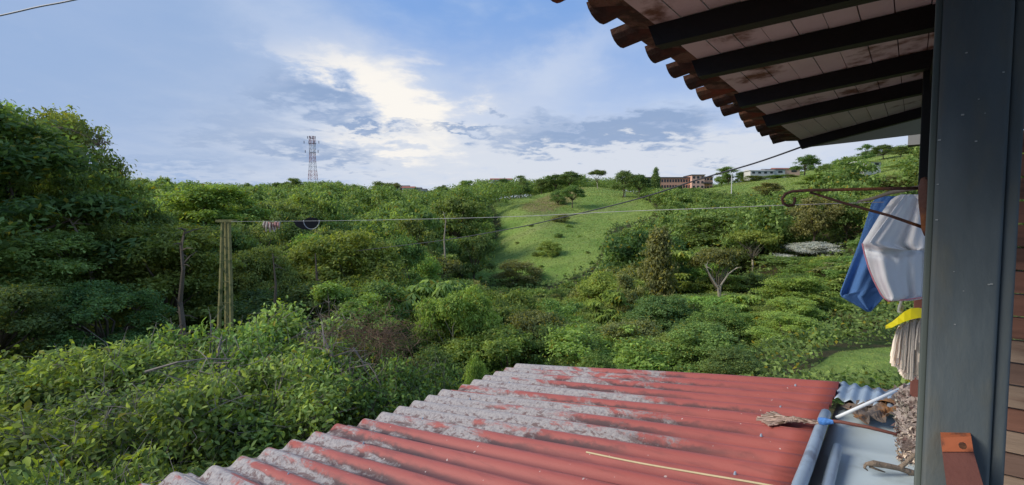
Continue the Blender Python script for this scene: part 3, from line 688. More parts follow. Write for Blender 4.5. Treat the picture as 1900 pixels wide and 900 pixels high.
# one single leaf, shared by all the leaves that show largest
lv, lf = leaves(np.zeros((1, 3)), np.array([[0, 0, 1.]]), .15, .085, np.random.default_rng(3), 6, 0)
LEAF = [mesh('leaf', lv, lf, LM['near'], True), mesh('leaf', lv, lf, LM['lime'], True)]
def shrub(px, top, Y, wid, vi, label, lm='near', nleaf=36, name='leafy_shrub'):
    p = at(px, top, Y); z = float(ground(p.x, Y)); H = p.z - z
    e = bpy.data.objects.new(name, None); col.objects.link(e); e.location = (p.x, Y, z); e.rotation_euler = (0, 0, vi * 1.3 + px * .01)
    tag(e, label, 'shrub')
    fo, br, cl = SHP[vi % 3]; s = (wid / 3.1, wid / 3.1, H / 2.15)
    for nm, me in (('foliage', fo), ('branches', br)):
        o = bpy.data.objects.new(nm, me); col.objects.link(o); o.parent = e; o.scale = s
        if nm == 'foliage': o['kind'] = 'stuff'; o.material_slots[0].link = 'OBJECT'; o.material_slots[0].material = LM[lm]
    r = random.Random(int(px) + vi)
    for i in range(nleaf):
        c = cl[r.randrange(len(cl))]; a = r.uniform(0, 2 * PI); rr = r.uniform(.2, 1) * c[3]
        lo = bpy.data.objects.new('leaf', LEAF[0 if r.random() < .6 else 1]); col.objects.link(lo); lo.parent = e
        lo.location = ((c[0] + rr * math.cos(a)) * s[0], (c[1] + rr * math.sin(a)) * s[1], (c[2] + c[5] * r.uniform(.75, 1.1)) * s[2])
        lo.rotation_euler = (r.uniform(-.7, .7), r.uniform(-.7, .7), a); k = r.uniform(.8, 1.35); lo.scale = (k, k, k)
    return e
shrub(60, 750, 5.0, 2.9, 0, 'leafy green shrub in the bottom left corner of the photo')
shrub(285, 712, 5.4, 3.0, 1, 'leafy shrub left of the lowest corner of the shed roof')
shrub(470, 668, 6.4, 2.9, 2, 'leafy green shrub against the lower left end of the shed roof')
shrub(20, 650, 7.2, 3.4, 1, 'fresh green shrub behind the bottom left corner shrub')
shrub(210, 622, 7.4, 3.2, 2, 'mixed green shrub between the left edge and the mossy pole foot')
shrub(390, 586, 8.2, 3.2, 0, 'bright leaved shrub around the foot of the mossy clothesline pole')
shrub(560, 572, 9.4, 3.6, 1, 'bushy shrub with bright tips left of the brown twig tangle')
shrub(640, 630, 7.8, 2.6, 2, 'thin leaved shrub below the brown twig tangle', nleaf=20)
shrub(760, 668, 8.4, 2.4, 0, 'small green shrub between the twig tangle and the roof', nleaf=14)
shrub(150, 840, 3.9, 2.2, 2, 'shrub branch closest to the viewer at the bottom left', nleaf=14)
shrub(330, 690, 6.6, 2.6, 0, 'shrub in the middle of the near thicket', nleaf=14)
def twig_tangle(name, px, py, Y, rad, n, m, label, seed, thick=.006, ln=.5):
    r = random.Random(seed); p = at(px, py, Y); z = float(ground(p.x, Y))
    mb = MB(); q0 = Vector((0, 0, 0)); mb.tube([q0, Vector((.05, 0, (p.z - z) * .6)), Vector((0, .05, p.z - z))], [.04, .03, .015], 6)
    for i in range(n):
        a = Vector((r.gauss(0, rad * .5), r.gauss(0, rad * .5), p.z - z + r.gauss(0, rad * .28))); d = Vector((r.gauss(0, 1), r.gauss(0, 1), r.gauss(0, .6))).normalized()
        pts = [a]
        for k in range(4): d = (d + Vector((r.gauss(0, .4), r.gauss(0, .4), r.gauss(-.05, .35)))).normalized(); pts.append(pts[-1] + d * ln * .25 * r.uniform(.6, 1.3))
        t = thick * r.uniform(.4, 1.4); mb.tube(pts, [t, t * .8, t * .6, t * .4, t * .2], 4)
    o = obj(name, mb.me(name, m), loc=(p.x, Y, z)); tag(o, label, 'dead bush'); return o
twig_tangle('twig_tangle', 690, 632, 8.6, .8, 900, TWIGB, 'tangle of dead brown twigs in the thicket left of the shed roof', 1, .004, .5)
twig_tangle('twig_tangle', 610, 620, 9.0, .5, 120, TWIG, 'grey dry twigs poking up beside the brown tangle', 2, .006, .6)
twig_tangle('twig_tangle', 440, 690, 6.6, .9, 70, TWIG, 'pale dry twigs showing through the near shrubs below the mossy pole', 3, .005, .5)
twig_tangle('twig_tangle', 200, 755, 5.4, .45, 60, TWIG, 'grey bare twigs in the shrubs near the bottom left corner', 4, .004, .45)
def bare_branch(px, py, Y, pts, r0, label, m=TWIG, subs=6, seed=0, name='dry_branch'):
    r = random.Random(seed); mb = MB(); P0 = at(px, py, Y); z = float(ground(P0.x, Y)); B = Vector((P0.x, Y, z))
    W3 = [at(a, b, Y + c) - B for a, b, c in pts]; n = len(W3)
    mb.tube(W3, [r0 * (1 - .75 * i / (n - 1)) for i in range(n)], 6)
    for i in range(subs):
        k = r.randrange(1, n); s = W3[k - 1].lerp(W3[k], r.random()); d = Vector((r.gauss(0, 1), r.gauss(0, .6), r.gauss(.1, .7))).normalized() * r.uniform(.2, .6)
        mb.tube([s, s + d * .5 + Vector((0, 0, .04)), s + d], [r0 * .35, r0 * .22, r0 * .06], 4)
    tag(obj(name, mb.me(name, m), loc=B), label, 'branch')
bare_branch(625, 690, 7.6, [(628, 760, 0), (622, 690, 0), (615, 655, .1), (600, 640, .2)], .045, 'pale bare forked stem left of the brown twig tangle', seed=1, subs=9)
bare_branch(625, 690, 7.5, [(622, 690, 0), (655, 682, -.1), (692, 675, -.2)], .022, 'pale dry branch reaching right from the bare forked stem', seed=2)
bare_branch(650, 720, 7.3, [(600, 690, 0), (640, 700, 0), (668, 708, -.1)], .026, 'pale dry branch with a broken tip under the bare forked stem', seed=3)
bare_branch(690, 700, 7.8, [(655, 645, 0), (672, 670, 0), (680, 690, 0), (705, 710, 0)], .018, 'arched grey branch in front of the brown twig tangle', seed=4)
bare_branch(410, 650, 7.8, [(402, 690, 0), (405, 650, 0), (412, 625, .1)], .035, 'short pale stem at the foot of the mossy pole', seed=5)
bare_branch(300, 670, 6.8, [(270, 690, 0), (330, 672, 0), (385, 665, .2), (430, 668, .3)], .02, 'long grey branch lying across the tops of the near shrubs', seed=6)
bare_branch(345, 790, 5.2, [(320, 770, 0), (350, 785, 0), (395, 760, .1), (420, 745, .2)], .014, 'thin grey twig slanting through the shrub beside the roof corner', seed=7)
bare_branch(340, 560, 13, [(333, 660, 0), (340, 610, 0), (334, 560, .1), (340, 500, 0), (336, 455, .1), (344, 425, 0)], .085, 'dark straight trunk left of the mossy pole', m=BARK, seed=9, subs=16, name='tree_stem')
bare_branch(865, 560, 22, [(590, 580, 0), (588, 520, 0), (585, 470, 0)], .09, 'thin trunk under the orange tinted tree', m=BARK, seed=10, subs=4, name='tree_stem')
bare_branch(248, 500, 20, [(262, 520, 0), (250, 480, 0), (238, 462, 0)], .1, 'pale leaning trunk in the left wood', m=BARKP, seed=11, subs=3, name='tree_stem')
bare_branch(150, 460, 17, [(172, 520, 0), (160, 470, 0), (140, 425, 0), (128, 405, 0)], .07, 'pale leaning stem in the dark foliage at the left', m=BARKP, seed=21, subs=6, name='tree_stem')
bare_branch(824, 470, 60, [(826, 480, 0), (824, 445, 0), (827, 410, 0), (822, 392, 0)], .12, 'pale bare stem left of the pasture below the cable', m=BARKP, seed=22, subs=8, name='tree_stem')
bare_branch(505, 600, 16, [(508, 590, 0), (512, 530, 0), (506, 470, 0)], .06, 'dark stem right of the mossy pole', m=BARK, seed=23, subs=8, name='tree_stem')
bare_branch(1335, 545, 34, [(1335, 560, 0), (1333, 535, 0), (1318, 512, 0), (1308, 490, 0)], .10, 'left limb of the pale Y-shaped trunk', m=BARKP, seed=24, subs=6, name='tree_stem')
bare_branch(1335, 545, 34, [(1335, 548, 0), (1337, 530, 0), (1352, 508, 0), (1368, 496, 0)], .085, 'right limb of the pale Y-shaped trunk', m=BARKP, seed=25, subs=6, name='tree_stem')
bare_branch(160, 300, 19, [(120, 300, 0), (165, 272, 0), (205, 262, 0)], .03, 'bare twiggy branch against the sky at the left', m=BARK, seed=12, subs=40)
bare_branch(160, 260, 19, [(95, 235, 0), (130, 240, 0), (165, 255, 0), (190, 275, 0)], .025, 'upper bare twiggy branch against the sky at the left', m=BARK, seed=13, subs=40)

# ================================================================== house frame: u along the eave, v outwards, z up
ANG = math.atan2(.777, .629)
D1 = Vector((math.cos(ANG), math.sin(ANG), 0)); D2 = Vector((-math.sin(ANG), math.cos(ANG), 0))
def uvz(u, v, z): return D1 * u + D2 * v + Vector((0, 0, z))
def touv(p): return Vector((p.dot(D1), p.dot(D2), p.z))
def thing(name, label, cat, base=(0, 0, 0), group=None, world=False):
    e = bpy.data.objects.new(name, None); col.objects.link(e); e.empty_display_size = .1
    if world: e.location = base
    else: e.location = uvz(*base); e.rotation_euler = (0, 0, ANG)
    e['base'] = list(base); tag(e, label, cat, group); return e
def part(name, mb, m, T, smooth=False, label=None, kind=None):
    b = Vector(T['base']); me = mesh(name, [tuple(Vector(x) - b) for x in mb.v], mb.f, m, smooth)
    o = obj(name, me, T)
    if label: o['label'] = label
    if kind: o['kind'] = kind
    return o
PAINTED = mat('cream_ceiling_boards', (.64, .60, .57), .85, var=.16, vscale=4, col2=(.17, .10, .06), c2scale=3.0, c2lo=.55, c2hi=.68, bump=.15, bscale=20)
DARKW = mat('dark_rafter_paint', (.012, .011, .012), .55, var=.3, bump=.2, bscale=25)
TILE = mat('terracotta_weathered', (.115, .050, .032), .9, var=.45, vscale=7, col2=(.05, .035, .028), c2scale=5, c2lo=.42, c2hi=.62, bump=.5, bscale=40)
TILE2 = mat('terracotta_orange', (.22, .075, .04), .9, var=.3, vscale=9, col2=(.10, .08, .05), c2scale=7, c2lo=.42, c2hi=.66, bump=.5, bscale=40)
STEEL = mat('teal_grey_steel_paint', (.092, .110, .112), .6, spec=.3, var=.45, vscale=9, col2=(.12, .12, .095), c2scale=7, c2lo=.46, c2hi=.66, bump=.25, bscale=14, stretch=(1, 1, .35))
SPECK = mat('chipped_paint_speck', (.32, .33, .31), .8)
BLACKP = mat('black_post_paint', (.013, .015, .013), .5, var=.3)
BROWNP = mat('red_brown_post', (.17, .065, .05), .7, var=.3, vscale=8, bump=.2)
RUST = mat('rusty_iron', (.10, .048, .035), .8, var=.4, vscale=14, col2=(.20, .08, .03), c2scale=9, bump=.4, bscale=60)
PRIMER = mat('orange_primer_rust', (.42, .12, .05), .75, var=.3, vscale=20, col2=(.13, .06, .04), c2scale=18)
ZINC = mat('weathered_zinc', (.34, .42, .50), .45, spec=.5, metal=.25, var=.25, vscale=6, col2=(.20, .23, .28), c2scale=5, c2lo=.5, c2hi=.7)
ZPALE = mat('pale_zinc_flashing', (.50, .58, .60), .5, spec=.4, metal=.1, var=.12, vscale=3, col2=(.34, .39, .38), c2scale=2.3, c2lo=.55, c2hi=.75)
WIRE = mat('galvanised_wire', (.34, .35, .36), .5, metal=.3)
CABLE = mat('dark_cable', (.05, .05, .055), .6)
MOSSP = mat('mossy_yellow_pole', (.26, .23, .09), .9, var=.45, vscale=8, col2=(.10, .12, .04), c2scale=6, bump=.4)
MOP = mat('off_white_mop_yarn', (.80, .76, .66), .95, var=.1, vscale=30)
YEL = mat('yellow_plastic', (.75, .66, .02), .4, var=.08)
BLUE = mat('blue_towel_terry', (.14, .30, .64), .95, spec=.1, var=.15, vscale=10, bump=.6, bscale=350)
WHT = mat('white_cloth', (.90, .90, .90), .95, spec=.1, var=.05, vscale=6, bump=.2, bscale=300)
PINK = mat('pink_hem_thread', (.80, .32, .36), .9)

# rafters: (u, z at eave v=.9, z at wall v=-.05)
RF = [(.15, .75, .70), (.80, .74, .71), (1.45, .735, .72), (2.1, .728, .735), (2.64, .712, .745), (3.43, .690, .770), (4.20, .672, .79), (5.70, .662, .865)]
ru = [r[0] for r in RF]
def zr(u, v):
    a = np.interp(u, ru, [r[1] for r in RF]); b = np.interp(u, ru, [r[2] for r in RF]); t = (.9 - v) / .95; return float(a + (b - a) * t)
R = thing('roof_eave', 'clay tiled roof eave with dark rafters and cream boards at the upper right', 'roof', (3, .4, .7))
for (u, a, b) in RF:
    mb = MB(); w = .034; h = .0895
    v0, v1 = .88, -.75
    P = lambda uu, v, dz: (uu, v, zr(u, v) + dz)
    mb.hexa([P(u - w, v0 + .0, .02), P(u + w, v0, .02), P(u + w, v1, 0), P(u - w, v1, 0)], [P(u - w, v0 + .035, h), P(u + w, v0 + .035, h), P(u + w, v1, h), P(u - w, v1, h)])
    mb.v[0] = P(u - w, v0, .0); mb.v[1] = P(u + w, v0, 0)
    part('rafter', mb, DARKW, R)
bw = .115; v = .885; k = 0
while v > -.7:
    mb = MB(); us = np.linspace(-.1 + .02 * (k % 3), 5.74, 26); vb = v - bw + .004
    for i in range(len(us) - 1):
        ua, ub = us[i], us[i + 1]; o_ = .001 * ((k * 37) % 5)
        c = [(ua, v, zr(ua, v) + .091 + o_), (ub, v, zr(ub, v) + .091 + o_), (ub, vb, zr(ub, vb) + .091 + o_), (ua, vb, zr(ua, vb) + .091 + o_)]
        mb.hexa(c, [(x, y, z + .014) for x, y, z in c])
    part('ceiling_board', mb, PAINTED, R); v -= bw; k += 1
# plain panel beyond the last rafter
mb = MB(); q = [touv(at(1500, 277, 4.95)), touv(at(1600, 262, 5.1)), touv(at(1724, 247, 5.3)), touv(at(1724, 190, 4.55))]
q[0].z += .02; mb.hexa(q, [x + Vector((0, 0, .02)) for x in q]); part('end_panel', mb, mat('grey_white_panel', (.42, .43, .42), .8, var=.1), R, label='plain greyish white panel past the last rafter')
mb = MB(); mb.box(tuple(touv(at(1706, 258, 5.6))), (.10, .10, .07)); part('end_block', mb, mat('pale_masonry', (.22, .215, .20), .9, var=.2), R)
# tiles: pans (hollow up) and covers (hollow down)
def tile_mesh(up, r0=.088, r1=.076, ln=.44, m=TILE):
    mb = MB(); n = 9; sgn = 1 if up else -1
    for layer in (0, .013):
        for j, (vv, rr) in enumerate(((0, r0), (ln, r1))):
            for i in range(n):
                a = PI * (.04 + .92 * i / (n - 1)); mb.v.append(((rr - layer) * math.cos(a), -vv, sgn * (rr - layer) * math.sin(a) * .8))
    for i in range(n - 1):
        mb.f += [(i, i + 1, n + i + 1, n + i), (2 * n + i, 3 * n + i, 3 * n + i + 1, 2 * n + i + 1), (i, 2 * n + i, 2 * n + i + 1, i + 1), (n + i, n + i + 1, 3 * n + i + 1, 3 * n + i)]
    mb.f += [(0, n, 3 * n, 2 * n), (n - 1, 3 * n - 1, 4 * n - 1, 2 * n - 1)]
    return mesh('tile', mb.v, mb.f, m, False)
TM = {(u_, m_): tile_mesh(u_, m=(TILE, TILE2)[m_]) for u_ in (True, False) for m_ in (0, 1)}
rt = random.Random(5); Bs = Vector(R['base'])
u = .1
while u < 6.0:
    for row in range(3):
        for up in (False, True):
            uu = u + (.15 if up else 0); vv = 1.075 + .012 * u - row * .34 + rt.uniform(-.035, .03)
            z = zr(uu, .9) + (.205 if up else .150) + .06 * row + rt.uniform(-.006, .006)
            o = bpy.data.objects.new('tile', TM[(up, 1 if rt.random() < .22 else 0)]); col.objects.link(o); o.parent = R
            o.location = Vector((uu, vv, z)) - Bs; o.rotation_euler = (-.15 + rt.uniform(-.02, .02), rt.uniform(-.05, .05), rt.uniform(-.05, .05)); o.scale = (1.02, 1, 1)
    u += .30 + rt.uniform(-.008, .008)
mb = MB(); mb.hexa([(-.4, .70, .98), (5.9, .70, .92), (5.9, -1.4, 1.2), (-.4, -1.4, 1.1)], [(-.4, .70, 1.0), (5.9, .70, .95), (5.9, -1.4, 1.24), (-.4, -1.4, 1.14)])
part('roof_deck', mb, TILE, R)
mb = MB(); us_ = np.linspace(-.2, 5.9, 62); rm_ = np.random.default_rng(4)
V0 = [(u_, .84 + rm_.uniform(-.02, .02), zr(u_, .9) + .108) for u_ in us_]; V1 = [(u_, 1.035 + rm_.uniform(-.03, .03), zr(u_, .9) + .125 + rm_.uniform(-.012, .012)) for u_ in us_]
for i in range(61): mb.hexa([V0[i], V0[i + 1], V1[i + 1], V1[i]], [(x, y, z + .07) for x, y, z in (V0[i], V0[i + 1], V1[i + 1], V1[i])])
part('mortar_bed', mb, mat('stained_mortar', (.20, .13, .09), .95, var=.5, vscale=9, col2=(.07, .05, .035), c2scale=7, c2lo=.42, c2hi=.6, bump=1, bscale=40), R)
mb = MB(); us_ = np.linspace(-.2, 5.8, 8)
for i in range(7):
    a, b = us_[i], us_[i + 1]; za, zb_ = zr(a, -.05), zr(b, -.05)
    mb.hexa([(a, -.16, .685), (b, -.16, .685), (b, -.05, .685), (a, -.05, .685)], [(a, -.16, za - .003), (b, -.16, zb_ - .003), (b, -.05, zb_ - .003), (a, -.05, za - .003)])
part('wall_plate', mb, BLACKP, R)
# near steel pillar
PB = touv(at(1737, 450, 1.0)); PT = thing('steel_pillar', 'thick teal grey painted steel pillar at the right side', 'pillar', (PB.x, PB.y, -4.1))
def rbox(u0, u1, v0, v1, z0, z1, r=.012, n=4, zs=None):
    mb = MB(); pr = []
    for (cu, cv_, a0) in ((u1 - r, v1 - r, 0), (u0 + r, v1 - r, PI / 2), (u0 + r, v0 + r, PI), (u1 - r, v0 + r, 1.5 * PI)):
        for i in range(n + 1): a = a0 + PI / 2 * i / n; pr.append((cu + r * math.cos(a), cv_ + r * math.sin(a)))
    N = len(pr); mb.v = [(x, y, z0) for x, y in pr] + [(x, y, z1) for x, y in pr]
    mb.f = [(i, (i + 1) % N, N + (i + 1) % N, N + i) for i in range(N)] + [tuple(range(N))[::-1], tuple(range(N, 2 * N))]
    return mb
part('pillar_shaft', rbox(PB.x - .004, PB.x + .118, PB.y - .096, PB.y + .006, -4.1, .68, .008), STEEL, PT, True)
part('side_channel', rbox(PB.x + .006, PB.x + .112, PB.y - .117, PB.y - .0955, -4.1, .68, .006), STEEL, PT, True)
part('lit_edge_strip', rbox(PB.x + .010, PB.x + .050, PB.y + .0055, PB.y + .017, -4.1, .68, .003), mat('steel_paint_lit_side', (.10, .12, .105), .6, var=.2), PT, True)  # added strip, the light on the pillar's side face put into its colour
mb = MB()
rs = random.Random(9)
for (px, py) in ((1793, 98), (1862, 134), (1816, 184), (1786, 213), (1828, 210), (1811, 262), (1743, 260), (1788, 540), (1835, 528), (1840, 527), (1770, 504), (1772, 602), (1738, 408), (1740, 342)):
    p = touv(at(px, py, 1.0)); s = (PB.x - .0045) / p.x if True else 1; p = p * s; a = rs.uniform(.0006, .0016)
    mb.box((PB.x - .0045, p.y, p.z), (.0006, a * 1.6, a))
part('paint_chips', mb, SPECK, PT, kind='stuff')
# second post farther along the same railing line
QB = touv(at(1704, 335, 2.7)); 
FPZ = touv(at(1700, 545, 2.7)).z
PT2 = thing('far_post', 'slim black post with red-brown lower half just behind the steel pillar', 'post', (QB.x, QB.y, -4.3))
part('upper_post', rbox(QB.x, QB.x + .1, QB.y - .11, QB.y, FPZ, .80, .006), BLACKP, PT2)
part('lower_post', rbox(QB.x + .004, QB.x + .096, QB.y - .106, QB.y - .004, -4.3, FPZ - .002, .006), BROWNP, PT2, label='red-brown lower half')
# plank wall to the right of the pillar
PW = thing('plank_wall', 'wall of brown horizontal planks visible right of the pillar', 'wall', (2, -.5, -2))
PLK = [mat('plank_brown_%s' % n_, c_, .75, var=.45, vscale=2.2, stretch=(9, 1, 9), bump=.2, bscale=8, col2=c2_, c2scale=1.5) for n_, c_, c2_ in (('red', (.24, .11, .07), (.12, .06, .042)), ('tan', (.36, .25, .17), (.20, .12, .08)), ('dark', (.20, .12, .085), (.28, .17, .11)))]
z = -1.9; k = 0
while z < .9:
    mb = MB(); h = .078; mb.box((2.35 + .004 * (k % 3), -1.0, z + h / 2), (.018, .85, h / 2 - .0035)); part('plank', mb, PLK[(0 if z > -.35 else [1, 2, 1, 0][k % 4])], PW); z += h; k += 1

# rusty flat bar at the pillar foot
p = touv(at(1780, 812, .93)); RB = thing('rusty_bar', 'rusty red-brown flat bar with orange top welded to the lower pillar', 'bar', (p.x, p.y, p.z - .45))
mb = MB(); a, b = touv(at(1748, 838, .95)), touv(at(1806, 838, .93)); c, d = touv(at(1764, 960, .86)), touv(at(1842, 960, .84)); o_ = Vector((.05, 0, 0))
mb.hexa([c, d, d + o_, c + o_], [a, b, b + o_, a + o_]); part('bar', mb, BROWNP, RB)
mb = MB(); a2, b2 = touv(at(1746, 812, .96)), touv(at(1802, 810, .94)); mb.hexa([a + Vector((-.003, 0, .001)), b + Vector((-.003, 0, .001)), b + o_, a + o_], [a2, b2, b2 + o_, a2 + o_]); part('bar_top', mb, PRIMER, RB, label='orange primed top end')
mb = MB(); bb = touv(at(1786, 826, .925)); mb.tube([bb, bb + Vector((-.006, 0, 0))], .006, 8); part('bolt', mb, RUST, RB)

# clothesline bracket
p = touv(at(1712, 385, 1.06)); BK = thing('line_bracket', 'rusty iron bracket with long hooked rods for the clothesline', 'bracket', tuple(p))
mb = MB(); mb.tube([touv(at(1714, 332, 1.05)), touv(at(1715, 345, 1.04)), touv(at(1716, 375, 1.035)), touv(at(1718, 405, 1.04)), touv(at(1720, 425, 1.05)), touv(at(1721, 437, 1.06))], [.007, .012, .0125, .0105, .011, .007], 10, flat=.7)
part('plate', mb, RUST, BK, True)
mb = MB(); Yh = 1.18
hp = [(1716, 349, 1.06), (1640, 350, 1.09), (1560, 352, 1.13), (1500, 353, 1.16), (1470, 355, Yh), (1457, 360, Yh), (1451, 369, Yh), (1454, 378, Yh), (1463, 382, Yh), (1472, 380, Yh), (1475, 373, Yh), (1474, 366, Yh)]
mb.tube([touv(at(*q_)) for q_ in hp], .0034, 8); part('hooked_rod', mb, RUST, BK, True)
mb = MB(); mb.tube([touv(at(1719, 424, 1.06)), touv(at(1650, 400, 1.1)), touv(at(1570, 378, 1.14)), (touv(at(1503, 357, 1.165)))], [.0036, .003, .003, .0026], 8); part('brace_rod', mb, RUST, BK, True)
mb = MB(); mb.tube([touv(at(1730, 344, 1.2)), touv(at(1690, 350, 1.25)), touv(at(1650, 358, 1.3)), touv(at(1620, 368, 1.35)), touv(at(1592, 374, 1.4))], [.005, .0055, .005, .0045, .003], 8)
part('grey_rod', mb, mat('grey_rod_metal', (.22, .20, .16), .7, var=.3, vscale=30), BK, True)

# towels
def cloth(rows, Y, fold, m, nu=26, nv=40, dep=.0, seed=0):
    ys = [r[0] for r in rows]; mb = MB(); r_ = random.Random(seed)
    for j in range(nv + 1):
        y = ys[0] + (ys[-1] - ys[0]) * j / nv; xl = np.interp(y, ys, [r[1] for r in rows]); xr = np.interp(y, ys, [r[2] for r in rows])
        for i in range(nu + 1):
            s = i / nu; x = xl + (xr - xl) * s
            d = fold * (math.sin(s * 7 + j * .02 + seed) * .6 + math.sin(s * 13 + 1.7 * seed - j * .05) * .3 + .22 * math.sin(s * 26 + j * .11 + seed)) * (.3 + .7 * j / nv) + fold * .8 * math.exp(-((y - 462 - 8 * math.sin(s * 4)) / 7) ** 2) * (1 if seed == 2 else 0)
            mb.v.append(tuple(touv(at(float(x), float(y), Y + d))))
    for j in range(nv):
        for i in range(nu):
            a = j * (nu + 1) + i; mb.f.append((a, a + 1, a + nu + 2, a + nu + 1))
    return mb
def solid(o, t):
    md = o.modifiers.new('thickness', 'SOLIDIFY'); md.thickness = t; md.offset = 0
p = touv(at(1620, 365, 1.45)); BT = thing('blue_towel', 'blue terry towel hanging on the line behind the white cloth', 'towel', tuple(p))
o = part('towel_cloth', cloth([(364, 1630, 1690), (376, 1618, 1690), (450, 1594, 1690), (544, 1559, 1660), (551, 1562, 1640), (577, 1609, 1616)], 1.47, .030, BLUE, seed=1), BLUE, BT, True); solid(o, .003)
o = part('folded_corner', cloth([(534, 1622, 1648), (548, 1562, 1646), (552, 1566, 1640), (578, 1609, 1614)], 1.455, .004, BLUE, seed=3, nv=14), BLUE, BT, True); solid(o, .004)
p = touv(at(1680, 362, 1.38)); WT = thing('white_cloth', 'white cleaning cloth with pink stitched edge hanging beside the pillar', 'cloth', tuple(p))
rowsW = [(361, 1672, 1722), (368, 1656, 1724), (400, 1632, 1728), (452, 1600, 1732), (470, 1604, 1732), (520, 1622, 1730), (551, 1640, 1728), (558, 1646, 1690)]
o = part('cloth', cloth(rowsW, 1.36, .034, WHT, seed=2), WHT, WT, True); solid(o, .002)
o = part('cloth_flap', cloth([(362, 1678, 1722), (400, 1650, 1728), (452, 1612, 1732), (461, 1640, 1730), (464, 1670, 1712)], 1.325, .024, WHT, seed=5, nv=22), WHT, WT, True); solid(o, .002)
mb = MB(); mb.tube([touv(at(x, y_, 1.352)) for x, y_ in ((1600, 452), (1604, 470), (1612, 498), (1622, 522), (1634, 545), (1641, 554), (1648, 559), (1680, 556), (1712, 552))], .0018, 6); part('pink_hem', mb, PINK, WT)

# clothes line, cables
def lineobj(name, pts, Y0, Y1, r, m, label, cat='wire', n=5):
    P0, P1 = at(pts[0][0], pts[0][1], Y0), at(pts[-1][0], pts[-1][1], Y1); out = []
    for (px, py) in pts:
        t = (px - 950) / F
        for it in range(3): pass
        # depth where the straight plan line between the ends crosses this bearing
        A = P1.x - P0.x; B = P1.y - P0.y; s = (t * P0.y - P0.x) / (A - t * B) if abs(A - t * B) > 1e-9 else 0
        d = at(px, py, 1.0); tx = d.x
        s = (tx * P0.y - P0.x) / (A - tx * B); Y = P0.y + s * B; out.append(at(px, py, max(.2, Y)))
    mb = MB(); b = out[0]
    # smooth the polyline a little
    q = []
    for i in range(len(out) - 1):
        p0, p1, p2, p3 = out[max(i - 1, 0)], out[i], out[i + 1], out[min(i + 2, len(out) - 1)]
        for k in range(6):
            t = k / 6; q.append(.5 * ((2 * p1) + (p2 - p0) * t + (2 * p0 - 5 * p1 + 4 * p2 - p3) * t * t + (3 * p1 - p0 - 3 * p2 + p3) * t ** 3))
    q.append(out[-1])
    if callable(r): rr = [r(x.y) for x in q]
    else: rr = r
    mb.tube([x - b for x in q], rr, n); o = obj(name, mb.me(name, m), loc=b); return tag(o, label, cat)
lineobj('clothesline', [(1640, 375), (1450, 381), (1300, 387), (1140, 393), (950, 402), (760, 407), (580, 410), (428, 411)], 1.42, 12.0, lambda y: .0008 + .00018 * y, WIRE, 'thin pale clothesline wire running from the rusty bracket to the mossy pole')
lineobj('power_cable', [(1492, 271), (1400, 303), (1300, 332), (1180, 370), (1050, 402), (950, 424), (820, 446), (700, 461), (560, 478)], 5.0, 48.0, lambda y: .0085 + .00012 * y, CABLE, 'dark cable sagging from the end of the eave across the pasture', 'cable')
lineobj('overhead_wire', [(-160, 62), (0, 29), (70, 13), (137, 0), (300, -38)], 6.0, 5.0, .0095, mat('pale_cable', (.33, .34, .36), .6), 'short stretch of overhead wire in the top left corner', 'cable')

# mossy clothesline pole
p = at(418, 620, 12.0); gz = float(ground(p.x, 12.0)); MP = thing('lattice_pole', 'mossy yellowish lattice pole holding the far end of the clothesline', 'pole', (p.x, 12.0, gz), world=True)
for (xa, xb, dy) in ((413, 405, 0), (425, 430, 0), (419, 420, .3)):
    mb = MB(); a = at(xa, 410, 12.0 + dy); b = at(xb, 640, 12.0 + dy); c = b + (b - a) * .25; mb.tube([a, (a + b) / 2 + Vector((.01, 0, 0)), b, c], [.042, .045, .05, .05], 6); part('upright', mb, MOSSP, MP)
mb = MB()
a = at(404, 410, 12.05); b = at(436, 410, 12.05); mb.box(tuple((a + b) / 2), ((b - a).length / 2, .10, .03)); part('head', mb, MOSSP, MP)
for y_ in (440, 483, 523, 562, 600):
    mb = MB(); mb.tube([at(410 - (y_ - 410) * .03, y_, 12.0), at(427, y_, 12.0)], .014, 5); part('rung', mb, MOSSP, MP)
for y_ in (445, 490, 560):
    mb = MB(); mb.tube([at(410, y_, 12.0), at(428, y_ + 34, 12.0)], .012, 5); part('diagonal', mb, MOSSP, MP)
# things hanging on the line
p = at(500, 412, 11.0); PG = thing('peg_bundle', 'bunch of striped clothes pegs hanging on the line near the pole', 'clothes pegs', tuple(p), world=True)
r = random.Random(4); PGM = [mat('peg_' + n_, c_, .7) for n_, c_ in (('cream', (.62, .52, .42)), ('brown', (.25, .12, .09)), ('pink', (.55, .28, .24)))]
for i in range(16):
    x = 490 + i * 1.9; mb = MB(); a = at(x, 412 + r.uniform(-1, 2), 10.9 + r.uniform(-.06, .06)); b = at(x + r.uniform(-3, 3), 430 + r.uniform(-5, 2) - abs(i - 7) * .5, 10.9); mb.tube([a, (a + b) / 2 + Vector((0, -.02, 0)), b], [.02, .024, .014], 5); part('peg', mb, PGM[i % 3], PG)
p = at(578, 411, 10.4); HR = thing('hanging_ring', 'grey hoop with a black cloth hung on the clothesline', 'hoop', tuple(p), world=True)
mb = MB(); c = at(578, 410, 10.4); R0 = 14.5 * 10.4 / F; mb.tube([c + Vector((math.cos(a) * R0, 0, math.sin(a) * R0 * 1.05)) for a in np.linspace(PI * .97, PI * 2.03, 20)], .008, 6); part('hoop', mb, WIRE, HR, True)
mb = MB(); n = 14
pt = []
for i in range(n + 1):
    s = i / n; x = 545 + s * 49; b = 411 + 15 * math.sin(PI * min(1, s * 1.05)) ** .5; pt.append((x, b))
